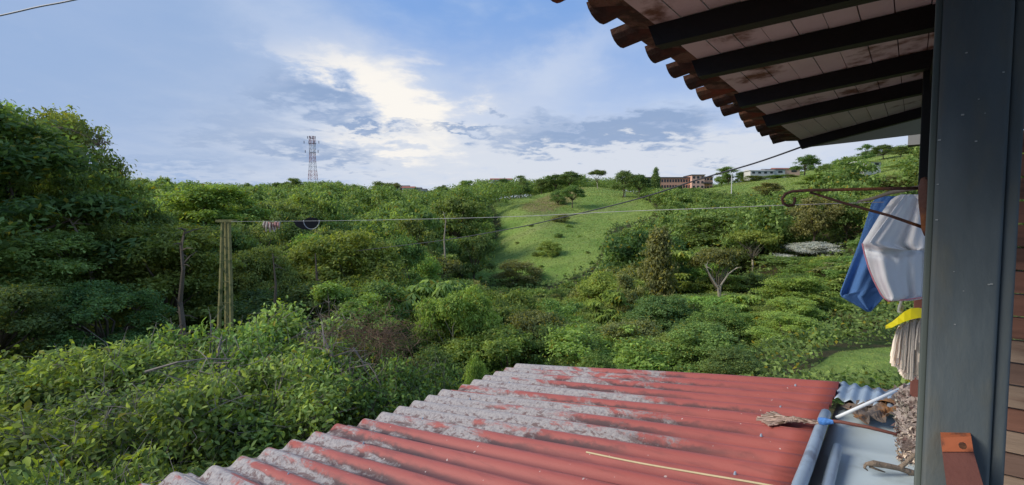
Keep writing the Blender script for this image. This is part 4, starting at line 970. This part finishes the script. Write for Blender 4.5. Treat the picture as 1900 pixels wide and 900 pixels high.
for k in (0, .06):
    for (x, b) in pt: mb.v += [tuple(at(x, 409 - 6 * math.exp(-((x - 578) / 12) ** 2), 10.5 + k)), tuple(at(x, b, 10.5 + k))]
N2 = 2 * (n + 1)
for i in range(n): a = 2 * i; mb.f += [(a, a + 1, a + 3, a + 2), (N2 + a, N2 + a + 2, N2 + a + 3, N2 + a + 1), (a + 1, N2 + a + 1, N2 + a + 3, a + 3), (a, a + 2, N2 + a + 2, N2 + a)]
part('black_cloth', mb, mat('black_cloth', (.008, .009, .013), .9), HR)

# ================================================================== shed roof
TS = math.tan(math.radians(8.3)); PIT = .177
def roof_mat():
    m = bpy.data.materials.new('painted_corrugated_sheet'); m.use_nodes = True; t = NT(m.node_tree); t.n.clear()
    o = t.node('ShaderNodeOutputMaterial'); b = t.node('ShaderNodeBsdfPrincipled'); b.inputs['Specular IOR Level'].default_value = .35
    p = t.node('ShaderNodeTexCoord').outputs['Object']; s = t.node('ShaderNodeSeparateXYZ'); t.l.new(p, s.inputs[0]); u, v, z = s.outputs
    idx = t.m('FLOOR', t.m('DIVIDE', u, PIT)); wn = t.node('ShaderNodeTexWhiteNoise', noise_dimensions='1D'); t.l.new(idx, wn.inputs['W']); rnd = wn.outputs[0]
    ph = t.m('COSINE', t.m('MULTIPLY', u, 2 * PI / PIT))      # 1 on ridges, -1 in valleys
    st = t.scale(p, (9, 3.0, 9)); sl_ = t.scale(p, (16, 9, 9))
    nA = t.noise(st, 1.0, 5, .6, .3); nB = t.noise(sl_, 1.0, 5, .65, .2); nF = t.noise(p, 45, 5, .7); nL = t.noise(p, 1.1, 3, .5)
    vb = t.m('MULTIPLY_ADD', t.ramp(u, 2.25, 2.75), -1.50, 2.95)
    edge = t.m('SUBTRACT', v, vb)
    edge = t.m('ADD', edge, t.m('MULTIPLY', t.m('SUBTRACT', nA, .5), 1.3)); edge = t.m('ADD', edge, t.m('MULTIPLY', t.m('SUBTRACT', rnd, .55), .75))
    nearc = t.m('MULTIPLY', t.ramp(u, 1.3, .85), .7); edge = t.m('ADD', edge, nearc)
    valley = t.m('MULTIPLY', t.ramp(ph, .3, -.8), t.m('MULTIPLY', t.ramp(v, .9, 2.6), .45)); edge = t.m('ADD', edge, valley); nM = t.noise(t.scale(p, (6, 2.2, 6)), 1.0, 6, .7, .6)
    lich = t.ramp(t.m('ADD', edge, t.m('MULTIPLY', t.m('SUBTRACT', nF, .5), .9)), -.05, .22)
    cover = t.m('ADD', t.m('ADD', nM, t.m('MULTIPLY', t.ramp(edge, 0, 1.6), .16)), t.m('MULTIPLY', t.m('SUBTRACT', rnd, .5), .16))
    lich = t.m('MULTIPLY', lich, t.ramp(cover, .465, .585))
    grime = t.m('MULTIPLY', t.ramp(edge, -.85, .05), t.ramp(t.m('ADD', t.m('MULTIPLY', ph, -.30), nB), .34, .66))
    red = t.mix(nL, (.31, .072, .058), (.38, .105, .085))
    red = t.mix(t.m('MULTIPLY', t.ramp(t.noise(t.scale(p, (26, .9, 26)), 1.0, 4, .6), .48, .72), .55), red, (.19, .055, .05))
    red = t.mix(t.m('MULTIPLY', t.ramp(nF, .5, .75), .25), red, (.33, .07, .055))
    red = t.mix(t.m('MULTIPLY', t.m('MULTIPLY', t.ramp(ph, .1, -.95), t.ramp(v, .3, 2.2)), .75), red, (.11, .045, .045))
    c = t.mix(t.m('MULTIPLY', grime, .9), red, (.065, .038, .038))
    lc = t.mix(t.ramp(nF, .35, .7), (.37, .34, .325), (.22, .20, .21))
    c = t.mix(lich, c, lc)
    sp_ = t.m('MULTIPLY', t.ramp(t.noise(p, 38, 1, .5), .77, .79), .7); c = t.mix(sp_, c, (.6, .5, .46))
    dk = t.m('MULTIPLY', lich, t.ramp(t.m('ADD', t.noise(t.scale(p, (30, 14, 30)), 1.0, 4, .7, .5), t.m('MULTIPLY', ph, -.07)), .52, .64)); c = t.mix(t.m('MULTIPLY', dk, .8), c, (.12, .065, .06))
    t.l.new(c, b.inputs['Base Color']); t.l.new(t.m('MULTIPLY_ADD', lich, .4, .5), b.inputs['Roughness'])
    bn = t.node('ShaderNodeBump', ins={'Strength': .6, 'Height': t.m('ADD', t.m('MULTIPLY', lich, .6), t.m('MULTIPLY', nF, .35))}); bn.inputs['Distance'].default_value = .006
    t.l.new(bn.outputs[0], b.inputs['Normal']); t.l.new(b.outputs[0], o.inputs[0]); return m
RM = roof_mat()
def zroof(u, v): return -1.24 - TS * (v - .4) + .0235 * math.cos(2 * PI * u / PIT)
def rp(px, py, off=.03):
    d = touv(at(px, py, 1.0)); k = (-1.24 + TS * .4 + off) / (d.z + TS * d.y); return d * k
SR = thing('shed_roof', 'red painted corrugated roof with grey lichen, below the viewer', 'roof', (0, 0, 0))
sheet_w = PIT * 6; us0 = 4.31 - 5 * sheet_w
for k in range(6):
    u0 = us0 + (k - 1) * sheet_w - .05; u1 = us0 + k * sheet_w + .04
    if k == 5: u1 = 4.31
    du = PIT / 14; nu_ = int(round((u1 - u0) / du)); lift = .004 * (k % 2)
    ve = 3.30 + (4.3 - u1) * .125; vs = list(np.linspace(.37, ve + .02 * ((k * 7) % 3), 24)); mb = MB()
    for lay in (0, -.007):
        for vv in vs:
            for i in range(nu_ + 1):
                uu = u0 + i * du; idx = math.floor(uu / PIT + .5); je = (.035 * math.sin(idx * 12.9) if vv == vs[-1] else 0)
                mb.v.append((uu, vv + je, zroof(uu, vv + je) + lift + lay + .004 * math.sin(vv * 2 + idx)))
    W_ = nu_ + 1; H_ = len(vs); o_ = W_ * H_
    for j in range(H_ - 1):
        for i in range(nu_):
            a = j * W_ + i; mb.f += [(a, a + 1, a + W_ + 1, a + W_), (o_ + a, o_ + a + W_, o_ + a + W_ + 1, o_ + a + 1)]
    for i in range(nu_): a = i; b = (H_ - 1) * W_ + i; mb.f += [(a, o_ + a, o_ + a + 1, a + 1), (b, b + 1, o_ + b + 1, o_ + b)]
    for j in range(H_ - 1): a = j * W_; b = a + nu_; mb.f += [(a, a + W_, o_ + a + W_, o_ + a), (b, o_ + b, o_ + b + W_, b + W_)]
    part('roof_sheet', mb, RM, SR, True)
CEM = mat('pale_cement_edge', (.48, .45, .42), .9, var=.25, vscale=12, col2=(.30, .26, .24), c2scale=12, bump=.3)
mb = MB(); 
for i in range(10):
    va, vb_ = .37 + i * .295, .37 + (i + 1) * .295
    mb.hexa([(4.30, va, zroof(4.31, va) - .03), (4.345, va, zroof(4.31, va) - .03), (4.345, vb_, zroof(4.31, vb_) - .03), (4.30, vb_, zroof(4.31, vb_) - .03)], [(4.30, va, zroof(4.31, va) + .010), (4.345, va, zroof(4.31, va) + .012), (4.345, vb_, zroof(4.31, vb_) + .012), (4.30, vb_, zroof(4.31, vb_) + .010)])
part('verge_strip', mb, CEM, SR)
for k, vv in enumerate((.55, 1.9, 3.3)):
    mb = MB(); mb.box((2, vv, zroof(0, vv) - .12), (2.3, .04, .05)); part('purlin', mb, DARKW, SR)
for i in range(8):   # screw heads
    uu = PIT * (2 + 3 * i); 
    for vv in (.62, 2.9): mb = MB(); mb.tube([(uu, vv, zroof(uu, vv)), (uu, vv, zroof(uu, vv) + .014)], [.008, .005], 8); part('screw', mb, ZINC, SR)
mb = MB(); mb.box((2.0, 1.8, -3.1), (2.05, 1.25, 1.0)); 
SW = thing('shed_walls', 'dim walls of the shed under the corrugated roof', 'shed', (2, 1.95, -4.2))
part('wall', mb, mat('shed_wall_block', (.22, .20, .18), .9, var=.3), SW)
tag(lineobj('bamboo_stick', [(1088, 839), (1180, 858), (1300, 879), (1390, 894), (1450, 905)], 2.62, 1.98, .0055, mat('dry_bamboo', (.52, .42, .24), .6, var=.2, vscale=20), 'long thin dry stick lying on the red corrugations'), cat='stick')

# flashing, gutter pipes and corrugated zinc between shed roof and pillar
FL = thing('flashing_sheet', 'pale bluish sheet metal between the shed roof and the pillar', 'sheet metal', (2.5, .2, -1.3))
mb = MB(); us = np.linspace(.6, 4.05, 30)
for u_ in us:
    for v_ in np.linspace(.36, -.22, 9): mb.v.append((u_, v_, -1.315 + .012 * math.sin(u_ * 3 + v_ * 5) - .03 * (v_ - .1)))
for i in range(29):
    for j in range(8): a = i * 9 + j; mb.f.append((a, a + 1, a + 10, a + 9))
o = part('sheet', mb, ZPALE, FL, True); solid(o, .003)
GP = thing('gutter_pipe', 'grey blue gutter pipe along the upper edge of the red roof', 'pipe', (2.5, .36, -1.26))
mb = MB(); mb.tube([(u_, .365 + .01 * math.sin(u_ * 2), -1.225) for u_ in np.linspace(.8, 3.55, 14)], .030, 12); part('pipe', mb, ZINC, GP, True)
GP2 = thing('lower_pipe', 'second weathered grey pipe lying beside the gutter pipe', 'pipe', (2.2, .25, -1.28))
mb = MB(); mb.tube([(u_, .265 + .012 * math.sin(u_ * 2 + 1), -1.282) for u_ in np.linspace(.8, 3.2, 12)], .026, 12); part('pipe', mb, ZINC, GP2, True)
mb = MB(); mb.tube([(2.28, .268, -1.282), (2.33, .268, -1.282)], .031, 12); part('collar', mb, ZINC, GP2, True)
CZ = thing('zinc_roofing', 'blue grey corrugated zinc sheet at the top right corner of the red roof', 'roof sheet', (4, .15, -1.25))
mb = MB(); us = np.linspace(3.98, 4.36, 6); vs = np.linspace(.40, -.16, 57)
for u_ in us:
    for v_ in vs: mb.v.append((u_, v_, -1.262 + .012 * math.cos(v_ * 2 * PI / .07) + (u_ - 3.75) * .03))
for i in range(5):
    for j in range(56): a = i * 57 + j; mb.f.append((a, a + 1, a + 58, a + 57))
o = part('sheet', mb, ZINC, CZ, True); solid(o, .003)
# crumpled rusty sheet
RSM = mat('rusted_crumpled_metal', (.15, .12, .10), .8, var=.5, vscale=10, col2=(.25, .12, .045), c2scale=6, c2lo=.5, c2hi=.62, bump=.5, bscale=35)
RS = thing('rusted_sheet', 'crumpled rusted metal sheet under the white pipe', 'scrap metal', tuple(touv(at(1615, 770, 3.1))))
def crumple(corn, nx, ny, amp, seed):
    r = np.random.default_rng(seed); mb = MB(); A, B, D_, C_ = [touv(at(*c)) for c in corn]
    ph = r.uniform(0, 6, 8)
    for j in range(ny + 1):
        for i in range(nx + 1):
            s, t = i / nx, j / ny; p = (A * (1 - s) + B * s) * (1 - t) + (C_ * (1 - s) + D_ * s) * t
            h = .05 + amp * (abs(math.sin(s * 7 + ph[0] + t * 2)) + .7 * abs(math.sin(t * 6 + ph[1] - s * 4)) + .4 * math.sin(s * 19 + t * 13 + ph[2]) + r.normal(0, .12))
            e = .02 * math.sin(17 * t + ph[3]) * (s in (0, 1)) + .02 * math.sin(15 * s + ph[4]) * (t in (0, 1))
            mb.v.append(tuple(p + Vector((e, e, h))))
    for j in range(ny):
        for i in range(nx): a = j * (nx + 1) + i; mb.f.append((a, a + 1, a + nx + 2, a + nx + 1))
    return mb
for i, (cr_, am, nm) in enumerate(((((1556, 752, 3.5), (1665, 735, 3.6), (1672, 762, 3.2), (1566, 775, 3.2)), .016, 'bent_sheet'), (((1570, 770, 3.25), (1672, 768, 3.2), (1664, 792, 3.0), (1590, 804, 2.98)), .022, 'torn_sheet'))):
    o = part(nm, crumple(cr_, 16, 10, am, i), RSM, RS); solid(o, .004)
wp = thing('white_pipe', 'white plastic pipe slanting over the rusted sheet', 'pipe', tuple(touv(at(1620, 745, 3.0))))
mb = MB(); mb.tube([touv(at(1552, 775, 3.02)), touv(at(1694, 711, 3.1))], .0105, 12); part('tube', mb, mat('white_pvc', (.72, .76, .80), .35), wp, True)
# mop lying on the roof
MR = thing('old_mop', 'grey yarn mop with blue binding lying on the red roof', 'mop', tuple(touv(at(1500, 780, 3.0))))
r = random.Random(3); mb = MB(); hd = rp(1520, 781, .055)
def roofz(q, off):
    q.z = max(zroof(q.x, q.y) + off, -9); return q
for i in range(90):
    s = r.uniform(-1, 1); tip = rp(1400 + abs(s) * 26 + r.uniform(0, 14), 776 + s * 13, .04); pts = []
    for k in range(9):
        t = k / 8; q = hd.lerp(tip, t); q.y += 0 + .008 * math.sin(t * 18 + i); q.x += .008 * math.cos(t * 15 + i) + .05 * s * math.sin(PI * t)
        base_z = -1.24 - TS * (q.y - .4) + .026; q.z = base_z + .012 + .022 * math.sin(PI * min(1, t + .1)) * r.random(); pts.append(q)
    mb.tube(pts, .0042, 5)
part('strands', mb, leafmat('grey_yarn', (.44, .37, .28), spread=.5, warm=(.14, .09, .06), warmp=.2, rough=.95, tr=0), MR, kind='stuff')
mb = MB(); h2 = rp(1547, 783, .06); mb.tube([hd + Vector((0, 0, .0)), hd.lerp(h2, .4), h2], [.020, .021, .010], 9); part('blue_binding', mb, mat('blue_plastic_tie', (.08, .24, .62), .45, bump=.8, bscale=60), MR)
mb = MB(); mb.tube([rp(1530, 780, .06), rp(1560, 783, .065), rp(1612, 793, .04), rp(1664, 806, .03)], [.009, .010, .010, .009], 8); part('handle', mb, BROWNP, MR, True)
# lumpy cement / lichen heap at the pillar
CL = thing('rubble_heap', 'rough pinkish grey crumbly heap against the lower pillar', 'rubble', tuple(touv(at(1690, 800, 2.6))))
CRM = mat('crumbly_pink_grey', (.46, .38, .34), .95, var=.5, vscale=25, col2=(.20, .15, .13), c2scale=22, c2lo=.48, c2hi=.6, bump=1.0, bscale=70)
r = np.random.default_rng(5); mb = MB(); ct = [touv(at(x, y_, Y)) for x, y_, Y in ((1706, 722, 2.75), (1700, 760, 2.7), (1700, 800, 2.65), (1706, 840, 2.6), (1712, 880, 2.5))]
nn = 26; rowsn = 36
for j in range(rowsn + 1):
    t = j / rowsn * 4; i0 = min(3, int(t)); c = ct[i0].lerp(ct[i0 + 1], t - i0); rad = .080 + .008 * math.sin(j * .6) - (.03 if j > 30 else 0)
    for i in range(nn): a = 2 * PI * i / nn; q = rad * (1 + r.normal(0, .10)); mb.v.append((c.x + q * math.cos(a), c.y + q * math.sin(a), c.z + r.normal(0, .006)))
for j in range(rowsn):
    for i in range(nn): a = j * nn; b = (i + 1) % nn; mb.f.append((a + i, a + nn + i, a + nn + b, a + b))
mb.f.append(tuple(range(nn)))
part('heap', mb, CRM, CL)
mb = MB()
for i in range(1500):
    t = r.random() * 4; i0 = min(3, int(t)); c = ct[i0].lerp(ct[i0 + 1], t - i0); a = r.uniform(0, 2 * PI); q = .084 * r.uniform(.9, 1.18); sz = r.uniform(.003, .009)
    p = Vector((c.x + q * math.cos(a), c.y + q * math.sin(a), c.z)); v4 = [p + Vector(tuple(r.normal(0, 1, 3) * sz)) for _ in range(4)]; mb.add(v4, [(0, 1, 2), (0, 2, 3), (0, 3, 1), (1, 3, 2)])
part('crumbs', mb, leafmat('crumb_grains', (.50, .43, .38), spread=.45, warm=(.16, .10, .09), warmp=.3, rough=.95, tr=0), CL, kind='stuff')
# dry forked root on the flashing
DR = thing('dry_root', 'dry forked brown root lying on the pale sheet metal', 'driftwood', tuple(touv(at(1650, 865, 2.35))))
mb = MB(); P = lambda x, y_, Y=2.42: touv(at(x, y_, Y))
for pts, rr in (([(1606, 861), (1622, 860), (1645, 864), (1668, 869), (1690, 876), (1715, 884)], [.007, .016, .014, .013, .015, .014]), ([(1668, 869), (1680, 860), (1692, 848), (1706, 838)], [.012, .010, .009, .008]), ([(1614, 866), (1630, 872), (1642, 876)], [.006, .005, .003]), ([(1606, 862), (1604, 868), (1610, 873)], [.008, .006, .003]), ([(1684, 873), (1690, 884), (1704, 892)], [.009, .007, .005])):
    mb.tube([P(*q) for q in pts], rr, 9)
part('root', mb, mat('dry_root_wood', (.26, .20, .15), .9, var=.5, vscale=25, bump=.8, bscale=50), DR, True)
# mop hanging on the post with its yellow head
HM = thing('hanging_mop', 'white string mop with yellow plastic head hanging beside the far post', 'mop', tuple(touv(at(1690, 600, 2.5))))
r = random.Random(8); mb = MB()
top = [(1716, 594), (1700, 592), (1688, 596), (1676, 603), (1664, 612)]
for i in range(150):
    s = r.random(); k = s * 3.99; i0 = int(k); x0 = top[i0][0] + (top[i0 + 1][0] - top[i0][0]) * (k - i0); y0 = top[i0][1] + (top[i0 + 1][1] - top[i0][1]) * (k - i0)
    x0 += r.uniform(-3, 3); y0 += r.uniform(-3, 6); xe = x0 - 4 - 14 * s * (1 - .5 * s) + r.uniform(-5, 5); ye = 708 - 44 * s ** 2.2 + r.uniform(-16, 2) if s > .12 else 640 + r.uniform(-10, 50)
    if s > .85: ye = r.uniform(650, 680)
    pts = []
    for m_ in range(10):
        t = m_ / 9; x = x0 + (xe - x0) * (t ** .6) + .35 * math.sin(t * 14 + i * 2); y_ = y0 + (ye - y0) * t; pts.append(touv(at(x, y_, 2.42 + .04 * math.sin(i * 3.7))))
    mb.tube(pts, .0042, 5)
part('strands', mb, leafmat('white_yarn', (.88, .84, .75), spread=.22, warm=(.5, .46, .38), warmp=.15, rough=.95, tr=0), HM, kind='stuff')
mb = MB(); n = 12; cr_ = [(1643, 604, 610), (1655, 597, 608), (1666, 588, 602), (1678, 578, 597), (1690, 572, 593), (1704, 571, 590), (1722, 574, 590)]
for k in (0, .05):
    for (x, a, b) in cr_: mb.v += [tuple(touv(at(x, a, 2.4 + k))), tuple(touv(at(x, b, 2.36 + k)))]
N2 = 2 * len(cr_)
for i in range(len(cr_) - 1): a = 2 * i; mb.f += [(a, a + 1, a + 3, a + 2), (N2 + a, N2 + a + 2, N2 + a + 3, N2 + a + 1), (a, a + 2, N2 + a + 2, N2 + a), (a + 1, N2 + a + 1, N2 + a + 3, a + 3)]
mb.f += [(0, N2, N2 + 1, 1), (N2 - 2, N2 - 1, 2 * N2 - 1, 2 * N2 - 2)]
part('yellow_head', mb, YEL, HM)
mb = MB(); mb.tube([touv(at(1672, 566, 2.45)), touv(at(1670, 580, 2.45))], .012, 8); mb.tube([touv(at(1668, 575, 2.44)), touv(at(1674, 552, 2.44))], .006, 6); part('white_cap', mb, SPECK, HM)

# ================================================================== far things
RW = {'red': mat('tower_red', (.50, .24, .22), .7), 'white': mat('tower_white', (.65, .62, .62), .7)}
Yt = 430; p = at(581, 345, Yt); zb = float(ground(p.x, Yt)); TW = thing('radio_tower', 'red and white lattice radio tower on the wooded skyline', 'tower', (p.x, Yt, zb), world=True)
ztop = at(581, 253, Yt).z; Ht = ztop - zb; ns = 14
def hw(t): return (4.2 * (1 - t) + 1.7 * t) if t < .45 else 2.3
for k in range(ns):
    t0, t1 = k / ns, (k + 1) / ns; mb = MB(); w0, w1 = 3.9 - 2.0 * min(1, t0 * 1.6), 3.9 - 2.0 * min(1, t1 * 1.6); z0, z1 = zb + Ht * t0, zb + Ht * t1
    c0 = [Vector((p.x + a * w0, Yt + b * w0, z0)) for a, b in ((-1, -1), (1, -1), (1, 1), (-1, 1))]; c1_ = [Vector((p.x + a * w1, Yt + b * w1, z1)) for a, b in ((-1, -1), (1, -1), (1, 1), (-1, 1))]
    for i in range(4):
        j = (i + 1) % 4; mb.tube([c0[i], c1_[i]], .19, 4); mb.tube([c0[i], c1_[j]], .09, 4); mb.tube([c0[j], c1_[i]], .09, 4); mb.tube([c1_[i], c1_[j]], .1, 4)
    part('lattice_section', mb, RW['red'] if (k // 2) % 2 == 0 else RW['white'], TW)
DK = mat('antenna_grey', (.12, .12, .14), .7)
for (yy_, w_) in ((257, 3.9), (266, 7.5), (283, 6.5)):
    zz = at(581, yy_, Yt).z; mb = MB(); mb.box((p.x, Yt, zz), (w_ * .42, w_ * .2, .10)); part('platform', mb, DK, TW)
    for a in (-1, -.35, .35, 1): mb = MB(); mb.box((p.x + a * w_ * .85, Yt - 1.5, zz + .7), (.22, .22, 1.1)); part('antenna', mb, DK, TW)
# brick building on the hill
BRK = mat('orange_brick', (.72, .39, .25), .9, var=.15, vscale=.6); WINM = mat('dark_window', (.03, .035, .04), .3, spec=.5); ROOFD = mat('dark_roof', (.10, .09, .09), .8); WALLP = mat('white_wall', (.60, .58, .55), .85, var=.1, vscale=.5); RROOF = mat('red_tile_roof', (.35, .13, .09), .9, var=.2, vscale=1); PINKB = mat('salmon_wall', (.74, .45, .34), .9, var=.12, vscale=.5)
Yb = 262
def blk(T, x0, x1, y0, y1, dy0, dy1, m, nm='wall', cols=0, rows=0, wy=None):
    a = at(x0, y1, Yb); b = at(x1, y0, Yb); mb = MB(); mb.box(((a.x + b.x) / 2, Yb + (dy0 + dy1) / 2, (a.z + b.z) / 2), ((b.x - a.x) / 2, (dy1 - dy0) / 2, (b.z - a.z) / 2)); o = part(nm, mb, m, T)
    for i in range(cols):
        for j in range(rows):
            cx__ = a.x + (b.x - a.x) * (i + .5) / cols; cz__ = a.z + (b.z - a.z) * (j + .55) / rows; mb = MB(); mb.box((cx__, Yb + dy0 - .03, cz__), (min(.55, (b.x - a.x) / cols * .3), .06, (b.z - a.z) / rows * .24)); part('window', mb, WINM, T)
    return o
p = at(1255, 345, Yb); BB = thing('brick_building', 'long orange brick building on the hill behind the conifer', 'building', (p.x, Yb, float(ground(p.x, Yb))), world=True)
blk(BB, 1226, 1292, 330.5, 352, 0, 9, BRK, cols=13, rows=2)
blk(BB, 1191, 1226, 330.6, 352, 1.5, 9, WALLP, cols=6, rows=2)
blk(BB, 1280, 1304, 326, 352, -2.5, 8, PINKB, cols=3, rows=3)
blk(BB, 1304, 1322, 329, 352, -.5, 8, BRK, cols=3, rows=3)
for x0, x1, y0, y1, d0 in ((1190, 1281, 328.6, 330.5, -.5), (1279, 1305, 324.6, 326, -3), (1305, 1323, 327.6, 329, -1)): blk(BB, x0, x1, y0, y1, d0, 9.5, ROOFD, 'roof')
blk(BB, 1300, 1319, 339, 341, -3, -.5, ROOFD, 'canopy')
def house(px, base, Y, w, h, wm, rm, label, depth=6, group=None, wins=2):
    a = at(px, base, Y); zg = a.z; T = thing('house', label, 'house', (a.x, Y, zg - 2), world=True, group=group)
    mb = MB(); mb.box((a.x, Y, zg + h / 2 - 1), (w / 2, depth / 2, h / 2 + 1)); part('wall', mb, wm, T)
    mb = MB(); z1 = zg + h + .01; x0, x1 = a.x - w / 2 - .4, a.x + w / 2 + .4; y0, y1 = Y - depth / 2 - .4, Y + depth / 2 + .4; r_ = h * .3
    mb.add([(x0, y0, z1), (x1, y0, z1), (x1, y1, z1), (x0, y1, z1), (x0, Y, z1 + r_), (x1, Y, z1 + r_)], [(0, 1, 5, 4), (2, 3, 4, 5), (0, 4, 3), (1, 2, 5), (3, 2, 1, 0)]); part('roof', mb, rm, T)
    for i in range(wins): mb = MB(); mb.box((a.x + w * ((i + .5) / wins - .5), Y - depth / 2 - .02, zg + h * .55), (w / wins * .22, .05, h * .2)); part('window', mb, WINM, T)
house(651, 365, 300, 8, 2.6, PINKB, RROOF, 'small red roofed house among the trees, leftmost of the valley houses')
house(664, 367, 300, 6, 2.2, WALLP, ROOFD, 'low white house just right of the small red roofed house')
house(682, 364, 305, 5, 3.0, WALLP, WALLP, 'bright white gabled house between treetops')
for i, (px, by, w, h, wm, rm, lb) in enumerate(((735, 362, 6, 4, WALLP, ROOFD, 'white house at the left end of the hilltop row'), (747, 357, 9, 3.6, PINKB, ROOFD, 'salmon house, second from the left in the hilltop row'), (759, 359, 8, 3.6, WALLP, RROOF, 'white house with reddish roof in the middle of the hilltop row'), (771, 360, 8, 3.4, PINKB, ROOFD, 'pinkish house right of the middle of the hilltop row'), (782, 361, 7, 3, WALLP, ROOFD, 'pale house near the right end of the hilltop row'), (792, 362, 6, 2.4, WALLP, ROOFD, 'tiny pale house at the right end of the hilltop row'))):
    house(px, by, 330 + 3 * (i % 2), w, h, wm, rm, lb, group='hilltop row of houses', wins=3)
house(930, 344, 240, 10, 2.6, WALLP, RROOF, 'whitish house half hidden by the dark trees left of the ridge')
house(1408, 326, 210, 10, 1.9, WALLP, WALLP, 'long low white house on the right skyline', wins=4)
house(1432, 325, 212, 8, 2.0, WALLP, ROOFD, 'low pale house between the long white and the red houses')
house(1455, 324, 214, 10, 2.2, PINKB, RROOF, 'low red roofed house left of the rounded skyline tree')
house(1602, 312, 120, 4, 1.2, WALLP, WALLP, 'white low shed on the upper right hillside')
for (px, y0, y1, Y, lb) in ((1358, 322, 362, 150, 'white utility pole on the right hillside under the cable'), (1160, 350, 372, 175, 'short pale post at the right side of the pasture top')):
    a, b = at(px, y0, Y), at(px, y1, Y); zg = float(ground(a.x, Y)); T = thing('utility_pole', lb, 'pole', (a.x, Y, zg), world=True)
    mb = MB(); mb.tube([Vector((a.x, Y, zg - .2)), a], [.16, .11], 8); part('shaft', mb, WALLP, T); mb = MB(); mb.box((a.x, Y, a.z - .4), (.5, .06, .06)); part('crossarm', mb, WALLP, T)
for o in col.objects:
    if 'base' in o.keys(): del o['base']
print('objects', len(col.objects))
